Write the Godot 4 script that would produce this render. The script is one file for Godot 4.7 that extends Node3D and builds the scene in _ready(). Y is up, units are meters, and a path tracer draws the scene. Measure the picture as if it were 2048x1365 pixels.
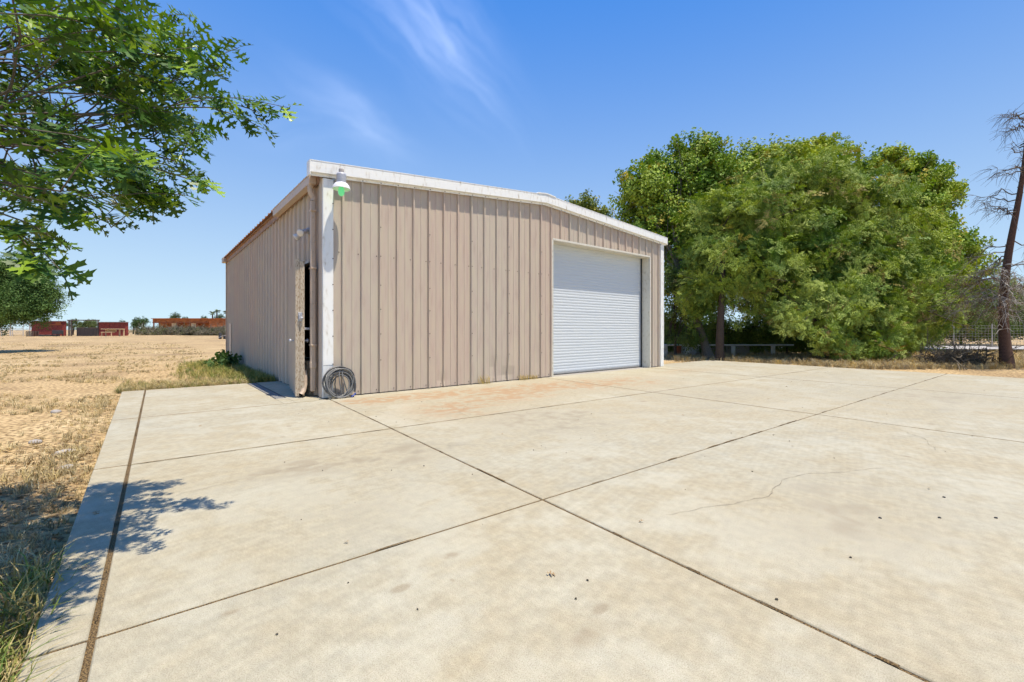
extends Node3D

# World frame: the near corner of the metal building is the origin, +X runs along its front wall,
# -Z along its side wall, y is up, metres.
const EYE := Vector3(-2.057, 1.05, 7.079)
const FWD := Vector3(0.63496, 0, -0.77255)
const RGT := Vector3(0.77255, 0, 0.63496)
var rng := RandomNumberGenerator.new()
var taken := {}
var M := {}


# a place on the ground given as metres to the side of and in front of the spot where the tripod stood
func at(side: float, ahead: float, y := 0.0) -> Vector3:
	return Vector3(EYE.x, y, EYE.z) + RGT * side + FWD * ahead


class MB:
	var v := PackedVector3Array()
	var n := PackedVector3Array()
	var uv := PackedVector2Array()
	var c := PackedColorArray()
	var ix := PackedInt32Array()
	var col := Color(1, 1, 1)
	var colored := false
	var uvs := 0.0
	var uvo := Vector2.ZERO

	func vert(p: Vector3, nn: Vector3) -> int:
		v.append(p); n.append(nn)
		if colored: c.append(col)
		if uvs > 0.0: uv.append((Vector2(p.x, p.z) - uvo) * uvs)
		return v.size() - 1

	func tri(a: Vector3, b: Vector3, d: Vector3) -> void:
		var nn := (b - a).cross(d - a).normalized()
		var k := vert(a, nn)
		vert(b, nn); vert(d, nn)
		ix.append_array([k, k + 2, k + 1])

	func quad(a: Vector3, b: Vector3, d: Vector3, e: Vector3) -> void:
		var nn := (d - a).cross(e - b).normalized()
		var k := vert(a, nn)
		vert(b, nn); vert(d, nn); vert(e, nn)
		ix.append_array([k, k + 2, k + 1, k, k + 3, k + 2])

	func face(pts: Array, away: Vector3) -> void:
		var nn: Vector3 = (pts[1] - pts[0]).cross(pts[2] - pts[0])
		if nn.dot(pts[0] - away) < 0.0: pts.reverse()
		if pts.size() == 3: tri(pts[0], pts[1], pts[2])
		else: quad(pts[0], pts[1], pts[2], pts[3])

	func box(lo: Vector3, hi: Vector3, ch := 0.0) -> void:
		cbox(Transform3D(Basis(), (lo + hi) / 2.0), hi - lo, ch)

	# box with chamfered edges, placed by xf
	func cbox(xf: Transform3D, size: Vector3, ch := 0.0) -> void:
		var h := size / 2.0
		var o := xf.origin
		if ch <= 0.0:
			for ax in 3:
				for s in [-1.0, 1.0]:
					var a := (ax + 1) % 3
					var b := (ax + 2) % 3
					var q := []
					for k in [[-1, -1], [1, -1], [1, 1], [-1, 1]]:
						var p := Vector3.ZERO
						p[ax] = s * h[ax]; p[a] = k[0] * h[a]; p[b] = k[1] * h[b]
						q.append(xf * p)
					face(q, o)
			return
		ch = minf(ch, minf(h.x, minf(h.y, h.z)) * 0.9)
		for ax in 3:
			var a := (ax + 1) % 3
			var b := (ax + 2) % 3
			for s in [-1.0, 1.0]:
				var q := []
				for k in [[-1, -1], [1, -1], [1, 1], [-1, 1]]:
					var p := Vector3.ZERO
					p[ax] = s * h[ax]; p[a] = k[0] * (h[a] - ch); p[b] = k[1] * (h[b] - ch)
					q.append(xf * p)
				face(q, o)
			for s in [-1.0, 1.0]:
				for t in [-1.0, 1.0]:
					var q := []
					for k in [[-1, 0], [1, 0], [1, 1], [-1, 1]]:
						var p := Vector3.ZERO
						p[ax] = k[0] * (h[ax] - ch)
						p[a] = s * (h[a] - (ch if k[1] == 0 else 0.0)); p[b] = t * (h[b] - (0.0 if k[1] == 0 else ch))
						q.append(xf * p)
					face(q, o)
		for i in 8:
			var s := Vector3(1 if i & 1 else -1, 1 if i & 2 else -1, 1 if i & 4 else -1)
			var q := []
			for ax in 3:
				var p := Vector3(s.x * (h.x - ch), s.y * (h.y - ch), s.z * (h.z - ch))
				p[ax] = s[ax] * h[ax]
				q.append(xf * p)
			face(q, o)

	func tube(pts: Array, rad: Array, seg := 6, cap := true) -> void:
		var m := pts.size()
		var t0: Vector3 = (pts[1] - pts[0]).normalized()
		var side := t0.cross(Vector3.UP if absf(t0.y) < 0.9 else Vector3.RIGHT).normalized()
		var first := v.size()
		for i in m:
			var t: Vector3 = (pts[mini(i + 1, m - 1)] - pts[maxi(i - 1, 0)]).normalized()
			side = (side - t * side.dot(t)).normalized()
			var up := t.cross(side)
			var r: float = rad[mini(i, rad.size() - 1)]
			for k in seg:
				var d := side * cos(TAU * k / seg) + up * sin(TAU * k / seg)
				vert(pts[i] + d * r, d)
		for i in m - 1:
			for k in seg:
				var a := first + i * seg + k
				var b := first + i * seg + (k + 1) % seg
				ix.append_array([a, a + seg, b, b, a + seg, b + seg])
		if cap:
			for e in [0, m - 1]:
				var nn: Vector3 = (pts[0] - pts[1]).normalized() if e == 0 else (pts[m - 1] - pts[m - 2]).normalized()
				var k0 := v.size()
				for k in seg: vert(v[first + e * seg + k], nn)
				for k in range(1, seg - 1): ix.append_array([k0, k0 + k, k0 + k + 1])

	# profile: Vector2(radius, height) from bottom to top, turned round the y axis of xf
	func lathe(prof: Array, seg: int, xf := Transform3D()) -> void:
		var first := v.size()
		for i in prof.size():
			var d: Vector2 = prof[mini(i + 1, prof.size() - 1)] - prof[maxi(i - 1, 0)]
			var nr := Vector2(d.y, -d.x).normalized()
			for k in seg:
				var a := TAU * k / seg
				vert(xf * Vector3(cos(a) * prof[i].x, prof[i].y, sin(a) * prof[i].x), (xf.basis * Vector3(cos(a) * nr.x, nr.y, sin(a) * nr.x)).normalized())
		for i in prof.size() - 1:
			for k in seg:
				var a := first + i * seg + k
				var b := first + i * seg + (k + 1) % seg
				ix.append_array([a, b, a + seg, b, b + seg, a + seg])

	# polygon (x, y) pushed from z0 to z1
	func prism(poly: PackedVector2Array, z0: float, z1: float, xf := Transform3D()) -> void:
		var mid := Vector2.ZERO
		for p in poly: mid += p / poly.size()
		var tr := Geometry2D.triangulate_polygon(poly)
		for k in range(0, tr.size(), 3):
			for z in [z0, z1]:
				face([xf * Vector3(poly[tr[k]].x, poly[tr[k]].y, z), xf * Vector3(poly[tr[k + 1]].x, poly[tr[k + 1]].y, z), xf * Vector3(poly[tr[k + 2]].x, poly[tr[k + 2]].y, z)], xf * Vector3(mid.x, mid.y, (z0 + z1) / 2))
		var ccw := not Geometry2D.is_polygon_clockwise(poly)
		for k in poly.size():
			var p := poly[k]
			var q := poly[(k + 1) % poly.size()]
			if (z1 > z0) == ccw: quad(xf * Vector3(p.x, p.y, z0), xf * Vector3(p.x, p.y, z1), xf * Vector3(q.x, q.y, z1), xf * Vector3(q.x, q.y, z0))
			else: quad(xf * Vector3(q.x, q.y, z0), xf * Vector3(q.x, q.y, z1), xf * Vector3(p.x, p.y, z1), xf * Vector3(p.x, p.y, z0))

	func done() -> ArrayMesh:
		var a := []
		a.resize(Mesh.ARRAY_MAX)
		a[Mesh.ARRAY_VERTEX] = v
		a[Mesh.ARRAY_NORMAL] = n
		if colored: a[Mesh.ARRAY_COLOR] = c
		if uvs > 0.0: a[Mesh.ARRAY_TEX_UV] = uv
		a[Mesh.ARRAY_INDEX] = ix
		var m := ArrayMesh.new()
		m.add_surface_from_arrays(Mesh.PRIMITIVE_TRIANGLES, a)
		return m


# ---------------------------------------------------------------- naming
func numbered(called: String) -> String:
	taken[called] = taken.get(called, -1) + 1
	return called if taken[called] == 0 else "%s_%03d" % [called, taken[called]]

func tag(o: Node3D, label: String, category: String, group := "", kind := "") -> void:
	if label: o.set_meta("label", label)
	if category: o.set_meta("category", category)
	if group: o.set_meta("group", group)
	if kind: o.set_meta("kind", kind)

func thing(called: String, label: String, category: String, where := Vector3.ZERO, turn := 0.0, group := "") -> Node3D:
	var o := Node3D.new()
	o.name = numbered(called)
	add_child(o)
	o.position = where
	o.rotation.y = turn
	tag(o, label, category, group)
	return o

func part(called: String, shape, m: Material, parent: Node3D, xf := Transform3D()) -> MeshInstance3D:
	var o := MeshInstance3D.new()
	o.name = called
	o.mesh = shape.done() if shape is MB else shape
	o.material_override = m
	parent.add_child(o, true)
	o.transform = xf
	return o

func solo(called: String, label: String, category: String, shape, m: Material, where := Vector3.ZERO, turn := 0.0, group := "") -> MeshInstance3D:
	var o := MeshInstance3D.new()
	o.name = numbered(called)
	o.mesh = shape.done() if shape is MB else shape
	o.material_override = m
	add_child(o)
	o.position = where
	o.rotation.y = turn
	tag(o, label, category, group)
	return o

func many(called: String, mesh: Mesh, m: Material, parent: Node3D, xs: Array, cols: PackedColorArray) -> MultiMeshInstance3D:
	var mm := MultiMesh.new()
	mm.transform_format = MultiMesh.TRANSFORM_3D
	mm.use_colors = true
	mm.mesh = mesh
	mm.instance_count = xs.size()
	for i in xs.size():
		mm.set_instance_transform(i, xs[i])
		mm.set_instance_color(i, cols[i])
	var o := MultiMeshInstance3D.new()
	o.name = called if parent != self else numbered(called)
	o.multimesh = mm
	o.material_override = m
	parent.add_child(o, true)
	o.set_meta("kind", "stuff")
	return o


# ---------------------------------------------------------------- materials
func lin(r: float, g: float, b: float) -> Color:
	return Color(r, g, b).linear_to_srgb()

func noise(freq: float, sd: int, oct := 4, type := FastNoiseLite.TYPE_SIMPLEX_SMOOTH) -> FastNoiseLite:
	var f := FastNoiseLite.new()
	f.noise_type = type
	f.frequency = freq
	f.seed = sd
	f.fractal_octaves = oct
	return f

func ntex(freq: float, sd: int, ramp: Array, size := 512, oct := 5, type := FastNoiseLite.TYPE_SIMPLEX_SMOOTH) -> NoiseTexture2D:
	var t := NoiseTexture2D.new()
	t.width = size
	t.height = size
	t.seamless = true
	t.noise = noise(freq, sd, oct, type)
	var g := Gradient.new()
	var offs := PackedFloat32Array()
	var cs := PackedColorArray()
	for k in ramp:
		offs.append(k[0]); cs.append(k[1])
	g.offsets = offs
	g.colors = cs
	t.color_ramp = g
	return t

func mat(c: Color, rough := 0.8, metal := 0.0, tex: Texture2D = null, scale := Vector3.ONE) -> StandardMaterial3D:
	var m := StandardMaterial3D.new()
	m.albedo_color = c
	m.roughness = rough
	m.metallic = metal
	if tex:
		m.albedo_texture = tex
		m.uv1_triplanar = true
		m.uv1_world_triplanar = true
		m.uv1_scale = scale
	return m

func detail(m: StandardMaterial3D, tex: Texture2D, scale: Vector3) -> void:
	m.detail_enabled = true
	m.detail_albedo = tex
	m.detail_blend_mode = BaseMaterial3D.BLEND_MODE_MUL
	m.detail_uv_layer = BaseMaterial3D.DETAIL_UV_2
	m.uv2_triplanar = true
	m.uv2_world_triplanar = true
	m.uv2_scale = scale

var veins := ntex(0.02, 17, [[0.0, Color(0.86, 0.86, 0.82)], [0.5, Color(0.95, 0.96, 0.92)], [1.0, Color(1, 1, 1)]], 256)

func leafmat(c: Color, back: Color, rough := 0.55) -> StandardMaterial3D:
	var m := mat(c, rough)
	m.vertex_color_use_as_albedo = true
	m.albedo_texture = veins
	m.uv1_triplanar = true
	m.uv1_scale = Vector3(9, 9, 9)
	m.metallic_specular = 0.35
	m.backlight_enabled = true
	m.backlight = back
	m.cull_mode = BaseMaterial3D.CULL_DISABLED
	return m

func g(x: float) -> Color: return Color(x, x, x)

func materials() -> void:
	var mottle := ntex(0.012, 3, [[0.0, Color(0.86, 0.86, 0.86)], [0.5, Color(0.95, 0.94, 0.94)], [1.0, Color(1, 1, 1)]])
	var streak := ntex(0.02, 5, [[0.0, Color(0.92, 0.9, 0.89)], [0.35, Color(0.97, 0.96, 0.96)], [0.7, Color(0.98, 0.99, 0.97)], [1.0, Color(1, 1, 0.97)]])
	var grime := ntex(0.03, 9, [[0.0, Color(0.78, 0.74, 0.67)], [0.22, Color(0.95, 0.94, 0.92)], [0.4, Color(0.99, 0.99, 0.98)], [1.0, Color(1, 1, 1)]])
	var rust := ntex(0.02, 12, [[0.0, Color(0.6, 0.5, 0.45)], [0.5, Color(0.9, 0.85, 0.8)], [1.0, Color(1, 1, 1)]])
	var bark := ntex(0.05, 14, [[0.0, Color(0.4, 0.38, 0.36)], [0.5, Color(0.8, 0.78, 0.75)], [1.0, Color(1, 1, 1)]])
	M.wall = mat(lin(0.57, 0.475, 0.385), 0.5, 0.0, streak, Vector3(0.9, 0.12, 0.9))
	M.wall_b = mat(lin(0.555, 0.475, 0.392), 0.5, 0.0, streak, Vector3(0.8, 0.14, 0.8))
	M.wall_c = mat(lin(0.575, 0.466, 0.378), 0.5, 0.0, streak, Vector3(1.1, 0.1, 1.1))
	M.white = mat(lin(0.88, 0.88, 0.85), 0.45, 0.0, grime, Vector3(0.7, 0.25, 0.7))
	M.tan = mat(lin(0.56, 0.44, 0.34), 0.5, 0.0, grime, Vector3(0.6, 0.6, 0.3))
	for k in [M.wall, M.wall_b, M.wall_c]:
		k.roughness = 0.72
		k.metallic_specular = 0.3
	M.jamb = mat(lin(0.7, 0.67, 0.58), 0.55, 0.0, grime, Vector3(0.7, 0.4, 0.7))
	M.roof = mat(lin(0.42, 0.22, 0.12), 0.7, 0.0, rust, Vector3(0.8, 0.8, 0.8))
	M.eave = mat(lin(0.4, 0.25, 0.15), 0.6, 0.0, rust, Vector3(0.8, 0.8, 0.8))
	M.liner = mat(lin(0.2, 0.17, 0.14), 0.9)
	M.slat = mat(lin(0.62, 0.66, 0.68), 0.5)
	M.dark = mat(lin(0.03, 0.03, 0.03), 0.7)
	M.screw = mat(lin(0.1, 0.08, 0.07), 0.6, 0.3)
	M.steel = mat(lin(0.42, 0.43, 0.44), 0.45, 0.6, grime, Vector3(2, 2, 2))
	M.galv = mat(lin(0.5, 0.52, 0.56), 0.5, 0.2, mottle, Vector3(5, 5, 5))
	M.board = mat(lin(0.55, 0.48, 0.38), 0.85, 0.0, ntex(0.04, 21, [[0.0, Color(0.45, 0.28, 0.2)], [0.28, Color(0.7, 0.6, 0.5)], [0.45, Color(0.97, 0.96, 0.94)], [1.0, Color(1, 1, 1)]]), Vector3(3, 0.7, 3))
	M.hose = mat(lin(0.17, 0.17, 0.165), 0.5)
	M.hosedark = mat(lin(0.06, 0.06, 0.06), 0.5)
	M.blue = mat(lin(0.05, 0.08, 0.3), 0.5)
	M.filler = mat(lin(0.24, 0.165, 0.075), 0.95, 0.0, ntex(0.12, 31, [[0.0, Color(0.2, 0.18, 0.16)], [0.45, Color(0.55, 0.52, 0.46)], [0.6, Color(0.95, 0.92, 0.84)], [1.0, Color(1, 1, 1)]]), Vector3(2.2, 2.2, 2.2))
	M.crack = mat(lin(0.17, 0.14, 0.1), 0.95)
	M.grate = mat(lin(0.22, 0.22, 0.22), 0.7)
	M.iron = mat(lin(0.06, 0.06, 0.065), 0.6, 0.4)
	M.bark_dark = mat(lin(0.13, 0.095, 0.07), 0.9, 0.0, bark, Vector3(3, 0.8, 3))
	M.bark_pale = mat(lin(0.3, 0.27, 0.22), 0.9, 0.0, bark, Vector3(2, 0.7, 2))
	M.bark_red = mat(lin(0.15, 0.085, 0.06), 0.92, 0.0, bark, Vector3(4, 0.6, 4))
	M.twig = mat(lin(0.12, 0.1, 0.08), 0.9)
	M.twig_pale = mat(lin(0.36, 0.33, 0.29), 0.9)
	M.redwall = mat(lin(0.3, 0.05, 0.04), 0.7, 0.0, rust, Vector3(0.3, 0.3, 0.3))
	M.orange = mat(lin(0.58, 0.2, 0.055), 0.75, 0.0, rust, Vector3(0.12, 0.3, 0.12))
	M.orange_dark = mat(lin(0.36, 0.1, 0.035), 0.8)
	M.plywood = mat(lin(0.6, 0.44, 0.26), 0.8)
	M.boarding = mat(lin(0.11, 0.085, 0.07), 0.85)
	M.wire = mat(lin(0.3, 0.3, 0.29), 0.6)
	M.pipe = mat(lin(0.5, 0.48, 0.46), 0.6)
	M.gravel = mat(lin(0.42, 0.4, 0.36), 0.95, 0.0, mottle, Vector3(0.5, 0.5, 0.5))
	M.stone = mat(lin(0.4, 0.37, 0.33), 0.9, 0.0, mottle, Vector3(4, 4, 4))
	M.leaf_oak = leafmat(lin(0.1, 0.17, 0.035), lin(0.3, 0.42, 0.03), 0.4)
	M.leaf = leafmat(lin(0.86, 0.86, 0.86), lin(0.28, 0.34, 0.05), 0.6)
	M.straw = leafmat(Color.WHITE, lin(0.2, 0.18, 0.08), 0.8)
	# field
	var fieldtex := ntex(0.006, 40, [[0.0, Color(0.64, 0.56, 0.42)], [0.32, Color(0.74, 0.65, 0.49)], [0.48, Color(0.84, 0.75, 0.58)], [0.62, Color(0.78, 0.69, 0.52)], [0.8, Color(0.87, 0.79, 0.63)], [1.0, Color(0.91, 0.84, 0.69)]], 1024, 6)
	M.field = mat(Color(0.95, 0.93, 0.91), 0.95, 0.0, fieldtex, Vector3(1, 1, 1) / 34.0)
	detail(M.field, ntex(0.03, 41, [[0.0, Color(0.36, 0.33, 0.27)], [0.33, Color(0.68, 0.64, 0.56)], [0.5, Color(0.92, 0.9, 0.86)], [0.75, Color(1, 1, 0.97)], [1.0, Color(1, 1, 1)]], 1024, 6), Vector3(1, 1, 1) / 2.3)
	# concrete: mottling, rust bleeding out along the front of the building, dirt patches
	M.concrete = mat(Color.WHITE, 0.85)
	M.concrete.albedo_texture = concrete_texture()
	M.concrete.texture_repeat = true
	detail(M.concrete, ntex(0.16, 43, [[0.0, Color(0.62, 0.6, 0.56)], [0.25, Color(0.89, 0.88, 0.86)], [0.48, Color(0.95, 0.95, 0.94)], [0.7, Color(1, 1, 1)], [1.0, Color(1, 1, 1)]], 1024, 5), Vector3(1, 1, 1) / 0.95)

const PADO := Vector2(-3.0, -4.0)
const PADS := 16.4

func concrete_texture() -> ImageTexture:
	var sz := 1400
	var a := noise(0.0042, 51, 5).get_image(sz, sz).get_data()
	var b := noise(0.013, 52, 5).get_image(sz, sz).get_data()
	var d := noise(0.05, 53, 4).get_image(sz, sz).get_data()
	var e := noise(0.008, 54, 5).get_image(sz, sz).get_data()
	var fine := noise(0.16, 55, 3).get_image(sz, sz).get_data()
	var lw := int(sz / 14)
	var lines := noise(0.11, 56, 3).get_image(lw, sz).get_data()
	# rust and dirt: x, z, reach across x, reach across z, strength, kind
	var spots := [[1.5, 0.75, 0.9, 0.3, 0.9, 0], [1.1, 2.1, 0.5, 0.5, 0.55, 0], [2.3, 1.6, 0.9, 0.5, 0.6, 0], [0.5, 0.7, 0.4, 0.3, 0.7, 0], [3.4, 1.0, 0.9, 0.5, 0.55, 0], [4.5, 1.5, 0.8, 0.6, 0.4, 0], [5.6, 1.6, 1.0, 0.8, 0.3, 0], [8.5, 1.2, 0.9, 0.4, 0.3, 0],
		[-0.9, 6.05, 0.07, 0.04, 0.7, 1], [-1.1, 3.4, 0.7, 0.18, 0.5, 1], [-0.6, 3.7, 0.5, 0.3, 0.3, 1], [1.6, 3.4, 0.9, 0.6, 0.35, 1], [4.9, 3.6, 1.2, 0.7, 0.3, 1], [1.2, 6.3, 0.7, 0.4, 0.25, 1], [7.5, 5.6, 1.8, 0.8, 0.25, 1], [-1.3, 4.5, 0.6, 0.4, 0.18, 1], [9.8, 3.8, 1.5, 0.5, 0.22, 1]]
	var arcs := [Vector3(6.6, -3.4, 8.1), Vector3(6.6, -3.4, 9.6), Vector3(-0.5, 13.0, 8.0), Vector3(-0.5, 13.0, 9.4)]
	var rs := RandomNumberGenerator.new()
	rs.seed = 19
	for k in 46:
		var q := rs.randf_range(0.008, 0.035)
		spots.append([rs.randf_range(-2.1, 12.0), rs.randf_range(0.3, 7.2), q * rs.randf_range(0.7, 2.0), q, rs.randf_range(0.9, 2.0), 1])
	var rust := PackedFloat32Array()
	var dirt := PackedFloat32Array()
	rust.resize(sz * sz)
	dirt.resize(sz * sz)
	for s in spots:
		var k: float = sz / PADS
		var x0 := maxi(0, int((s[0] - s[2] * 2.4 - PADO.x) * k))
		var x1 := mini(sz - 1, int((s[0] + s[2] * 2.4 - PADO.x) * k))
		var z0 := maxi(0, int((s[1] - s[3] * 2.4 - PADO.y) * k))
		var z1 := mini(sz - 1, int((s[1] + s[3] * 2.4 - PADO.y) * k))
		for j in range(z0, z1):
			var dz: float = ((j / k + PADO.y) - s[1]) / s[3]
			for i in range(x0, x1):
				var dx: float = ((i / k + PADO.x) - s[0]) / s[2]
				var w: float = s[4] * exp(-(dx * dx + dz * dz))
				if s[5] == 0: rust[j * sz + i] += w
				else: dirt[j * sz + i] += w
	var out := PackedByteArray()
	out.resize(sz * sz * 3)
	var o := 0
	for k in sz * sz:
		var n1 := clampf((a[k] - 128) / 70.0 + 0.5, 0.0, 1.0)
		var n2 := (b[k] - 128) / 128.0
		var n3 := (d[k] - 128) / 128.0
		var n4 := (e[k] - 128) / 128.0
		var n5 := (fine[k] - 128) / 128.0 + ((k * 7919) % 211) / 211.0 - 0.5
		var px := k % sz
		var pz := int(k / sz)
		var wx := px * PADS / sz + PADO.x
		var wz := pz * PADS / sz + PADO.y
		var arc := 0.0
		for c in arcs:
			var da: float = absf(Vector2(wx - c.x, wz - c.y).length() - c.z)
			if da < 0.13: arc += 0.045 * (1.0 - da / 0.13) * clampf(0.5 + 2.0 * n3 + 1.5 * n2, 0.0, 1.0)
		var n6 := (lines[pz * lw + mini(int(px / 14), lw - 1)] - 128) / 128.0
		var f := 1.0 + 0.03 * n2 + 0.03 * n3 + 0.06 * n5 + 0.016 * n6 - arc
		var mix := clampf(0.2 + n1 * 0.3 + 0.4 * (0.5 + n2 + n3), 0.0, 1.0)
		var r := (174.0 - 3.0 * mix) * f
		var gg := (163.0 + 3.0 * mix) * f
		var bl := (136.0 + 11.0 * mix) * f
		var pale := clampf(n4 * 2.2 + n2 * 1.6 + n3 * 1.2 - 0.3, 0.0, 1.0) * 0.3
		r += (188.0 - r) * pale; gg += (183.0 - gg) * pale; bl += (164.0 - bl) * pale
		var w := clampf(rust[k] * (0.85 + 1.3 * n2 + 0.8 * n4 + 2.2 * n3 + 1.2 * n6), 0.0, 0.85)
		if w > 0.0:
			r += (166.0 - r) * w; gg += (136.0 - gg) * w; bl += (102.0 - bl) * w
		w = clampf(dirt[k] * (0.35 + 1.8 * n2 + 2.0 * n3 + 0.6 * n5), 0.0, 0.5)
		if w > 0.0:
			r += (138.0 - r) * w; gg += (124.0 - gg) * w; bl += (100.0 - bl) * w
		out[o] = int(clampf(r, 0, 255)); out[o + 1] = int(clampf(gg, 0, 255)); out[o + 2] = int(clampf(bl, 0, 255))
		o += 3
	return ImageTexture.create_from_image(Image.create_from_data(sz, sz, false, Image.FORMAT_RGB8, out))


func cirrus() -> ImageTexture:
	var w := 1536
	var h := 768
	var n1 := noise(2.2, 61, 5)
	var n2 := noise(7.0, 62, 4)
	var data := PackedByteArray()
	data.resize(w * h * 4)
	# drifts of thin cloud: middle, direction they trail in, length, breadth, strength; the last ones stand outside the view
	var drifts := []
	for k in [[-0.2, 0.71, 0.75, -1.0, 0.15, 0.085, 0.55], [-0.14, 0.66, 0.65, -1.0, 0.12, 0.045, 0.5], [-0.36, 0.475, 1.0, -0.8, 0.11, 0.04, 0.36], [-0.46, 0.47, 1.0, -0.2, 0.14, 0.05, 0.16], [-3.0, 0.9, 1.0, -0.5, 0.3, 0.09, 0.4], [4.0, 1.2, 1.0, -0.6, 0.3, 0.09, 0.4]]:
		var d: Vector3 = FWD + RGT * float(k[0]) + Vector3.UP * float(k[1])
		drifts.append([d.normalized(), (RGT * float(k[2]) + Vector3.UP * float(k[3])).normalized(), k[4], k[5], k[6]])
	for d in [[Vector3(-0.4, 0.6, 0.7), Vector3(0.6, -0.5, 0.3)], [Vector3(0.5, 0.5, 0.8), Vector3(-0.6, -0.4, 0.3)], [Vector3(-0.9, 0.5, 0.1), Vector3(0.2, -0.5, 0.6)]]:
		drifts.append([d[0].normalized(), d[1].normalized(), 0.3, 0.09, 0.5])
	for j in h / 2:
		var th := PI * (j + 0.5) / h
		for i in w:
			var ph := TAU * (i + 0.5) / w
			var e := Vector3(sin(ph) * sin(th), cos(th), -cos(ph) * sin(th))
			var s := 0.0
			for d in drifts:
				var dd: Vector3 = d[0]
				if dd.dot(e) < 0.85: continue
				var off: Vector3 = e / e.dot(dd) - dd
				var along: Vector3 = d[1]
				var a := off.dot(along)
				var across := off.dot(dd.cross(along).normalized())
				a += 0.04 * n1.get_noise_3dv(e * 1.3)
				across += 0.04 * n1.get_noise_3dv(e * 1.7 + Vector3(9, 0, 0))
				var q: float = (a / d[2]) * (a / d[2]) + (across / d[3]) * (across / d[3])
				if q < 4.0:
					s += d[4] * exp(-q * 1.3) * clampf(0.6 + 0.9 * n1.get_noise_3d(across * 7.0 + dd.x * 5.0, a * 0.9, dd.z) + 0.6 * n2.get_noise_3d(across * 6.0 + a, a * 0.8, dd.x), 0.0, 1.4)
			var o := (j * w + i) * 4
			data[o] = 255; data[o + 1] = 250; data[o + 2] = 240
			data[o + 3] = int(clampf(s * 120.0, 0, 255))
	return ImageTexture.create_from_image(Image.create_from_data(w, h, false, Image.FORMAT_RGBA8, data))


# ---------------------------------------------------------------- main
func _ready() -> void:
	rng.seed = 7
	var cam := Camera3D.new()
	cam.name = "camera"
	add_child(cam)
	cam.position = EYE
	cam.rotation.y = -atan2(FWD.x, -FWD.z)
	cam.projection = Camera3D.PROJECTION_FRUSTUM
	cam.near = 0.05
	cam.far = 4000.0
	cam.size = 2.0 * 0.05 * 682.5 / 884.0
	cam.frustum_offset = Vector2(0, -0.05 * 22.5 / 884.0)
	cam.current = true
	var env := Environment.new()
	env.background_mode = Environment.BG_SKY
	var sky := ProceduralSkyMaterial.new()
	sky.sky_top_color = lin(0.004, 0.168, 0.63)
	sky.sky_horizon_color = lin(0.54, 0.71, 0.79)
	sky.sky_curve = 0.25
	sky.ground_horizon_color = lin(0.6, 0.6, 0.55)
	sky.ground_bottom_color = lin(0.3, 0.26, 0.2)
	sky.sun_angle_max = 3.0
	sky.sky_cover = cirrus()
	sky.sky_cover_modulate = Color(1, 1, 1, 0.62)
	env.sky = Sky.new()
	env.sky.sky_material = sky
	env.tonemap_mode = Environment.TONE_MAPPER_LINEAR
	env.tonemap_exposure = 1.28
	env.sdfgi_enabled = true
	env.ssao_enabled = true
	env.ssil_enabled = true
	var we := WorldEnvironment.new()
	we.name = "environment"
	we.environment = env
	add_child(we)
	var sun := DirectionalLight3D.new()
	sun.name = "sun"
	add_child(sun)
	sun.look_at_from_position(Vector3(0.4, 3.75, 1.0) * 10.0, Vector3.ZERO, Vector3.FORWARD)
	sun.light_energy = 1.6
	sun.light_color = Color(1.0, 0.955, 0.88)
	sun.light_angular_distance = 0.5
	sun.shadow_enabled = true
	materials()
	ground()
	pad()
	building()
	fittings()
	trees()
	far_field()
	oak()
	undergrowth()
	litter()


# ---------------------------------------------------------------- ground
func hgt(x: float, z: float) -> float:
	var dx := maxf(maxf(-2.45 - x, x - 12.8), 0.0)
	var dz := maxf(maxf(-11.2 - z, z - 10.2), 0.0)
	var d := Vector2(dx, dz).length()
	var far := clampf(d / 6.0, 0.0, 1.0)
	var edge := -0.035
	if x > -2.5 and x < 12.8 and z > -11.2 and z < 10.2 and not (x < 0.0 and z < -2.95) and not (x > 9.37 and z < 0.0):
		edge = -0.09
	return edge + far * 0.07 * fieldnoise.get_noise_2d(x, z) * (1.0 + minf(d, 60.0) * 0.02)

var fieldnoise := noise(0.06, 77, 4)

func spread() -> PackedFloat32Array:
	var a := PackedFloat32Array()
	var s := 0.0
	var step := 0.4
	while s < 2600.0:
		a.append(s)
		if s > 16.0: step *= 1.13
		s += step
	return a

func ground() -> void:
	var half := spread()
	var xs := PackedFloat32Array()
	for k in range(half.size() - 1, 0, -1): xs.append(-half[k])
	for k in half: xs.append(k)
	var m := MB.new()
	var w := xs.size()
	for j in w:
		for i in w:
			var x := xs[i] + 4.0
			var z := xs[j] - 1.0
			m.vert(Vector3(x, hgt(x, z), z), Vector3.UP)
	for j in w - 1:
		for i in w - 1:
			var a := j * w + i
			m.ix.append_array([a, a + 1, a + w, a + 1, a + w + 1, a + w])
	for j in range(1, w - 1):
		for i in range(1, w - 1):
			var a := j * w + i
			var dx: Vector3 = m.v[a + 1] - m.v[a - 1]
			var dz: Vector3 = m.v[a + w] - m.v[a - w]
			m.n[a] = dz.cross(dx).normalized()
	var o := part("ground", m, M.field, self)
	tag(o, "dry straw coloured field around the concrete pad", "ground", "", "structure")
	var r := MB.new()
	var a := at(8, 22.0)
	var b := at(60, 20.0)
	var a2 := at(8, 26.5)
	var b2 := at(60, 24.5)
	for k in 12:
		var t := k / 12.0
		var u := (k + 1) / 12.0
		var q := [a.lerp(b, t), a.lerp(b, u), a2.lerp(b2, u), a2.lerp(b2, t)]
		for p in q.size(): q[p].y = 0.11
		r.face(q, Vector3(q[0].x, -5, q[0].z))
	o = part("gravel_road", r, M.gravel, self)
	tag(o, "pale gravel road beyond the trees", "road", "", "structure")


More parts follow.
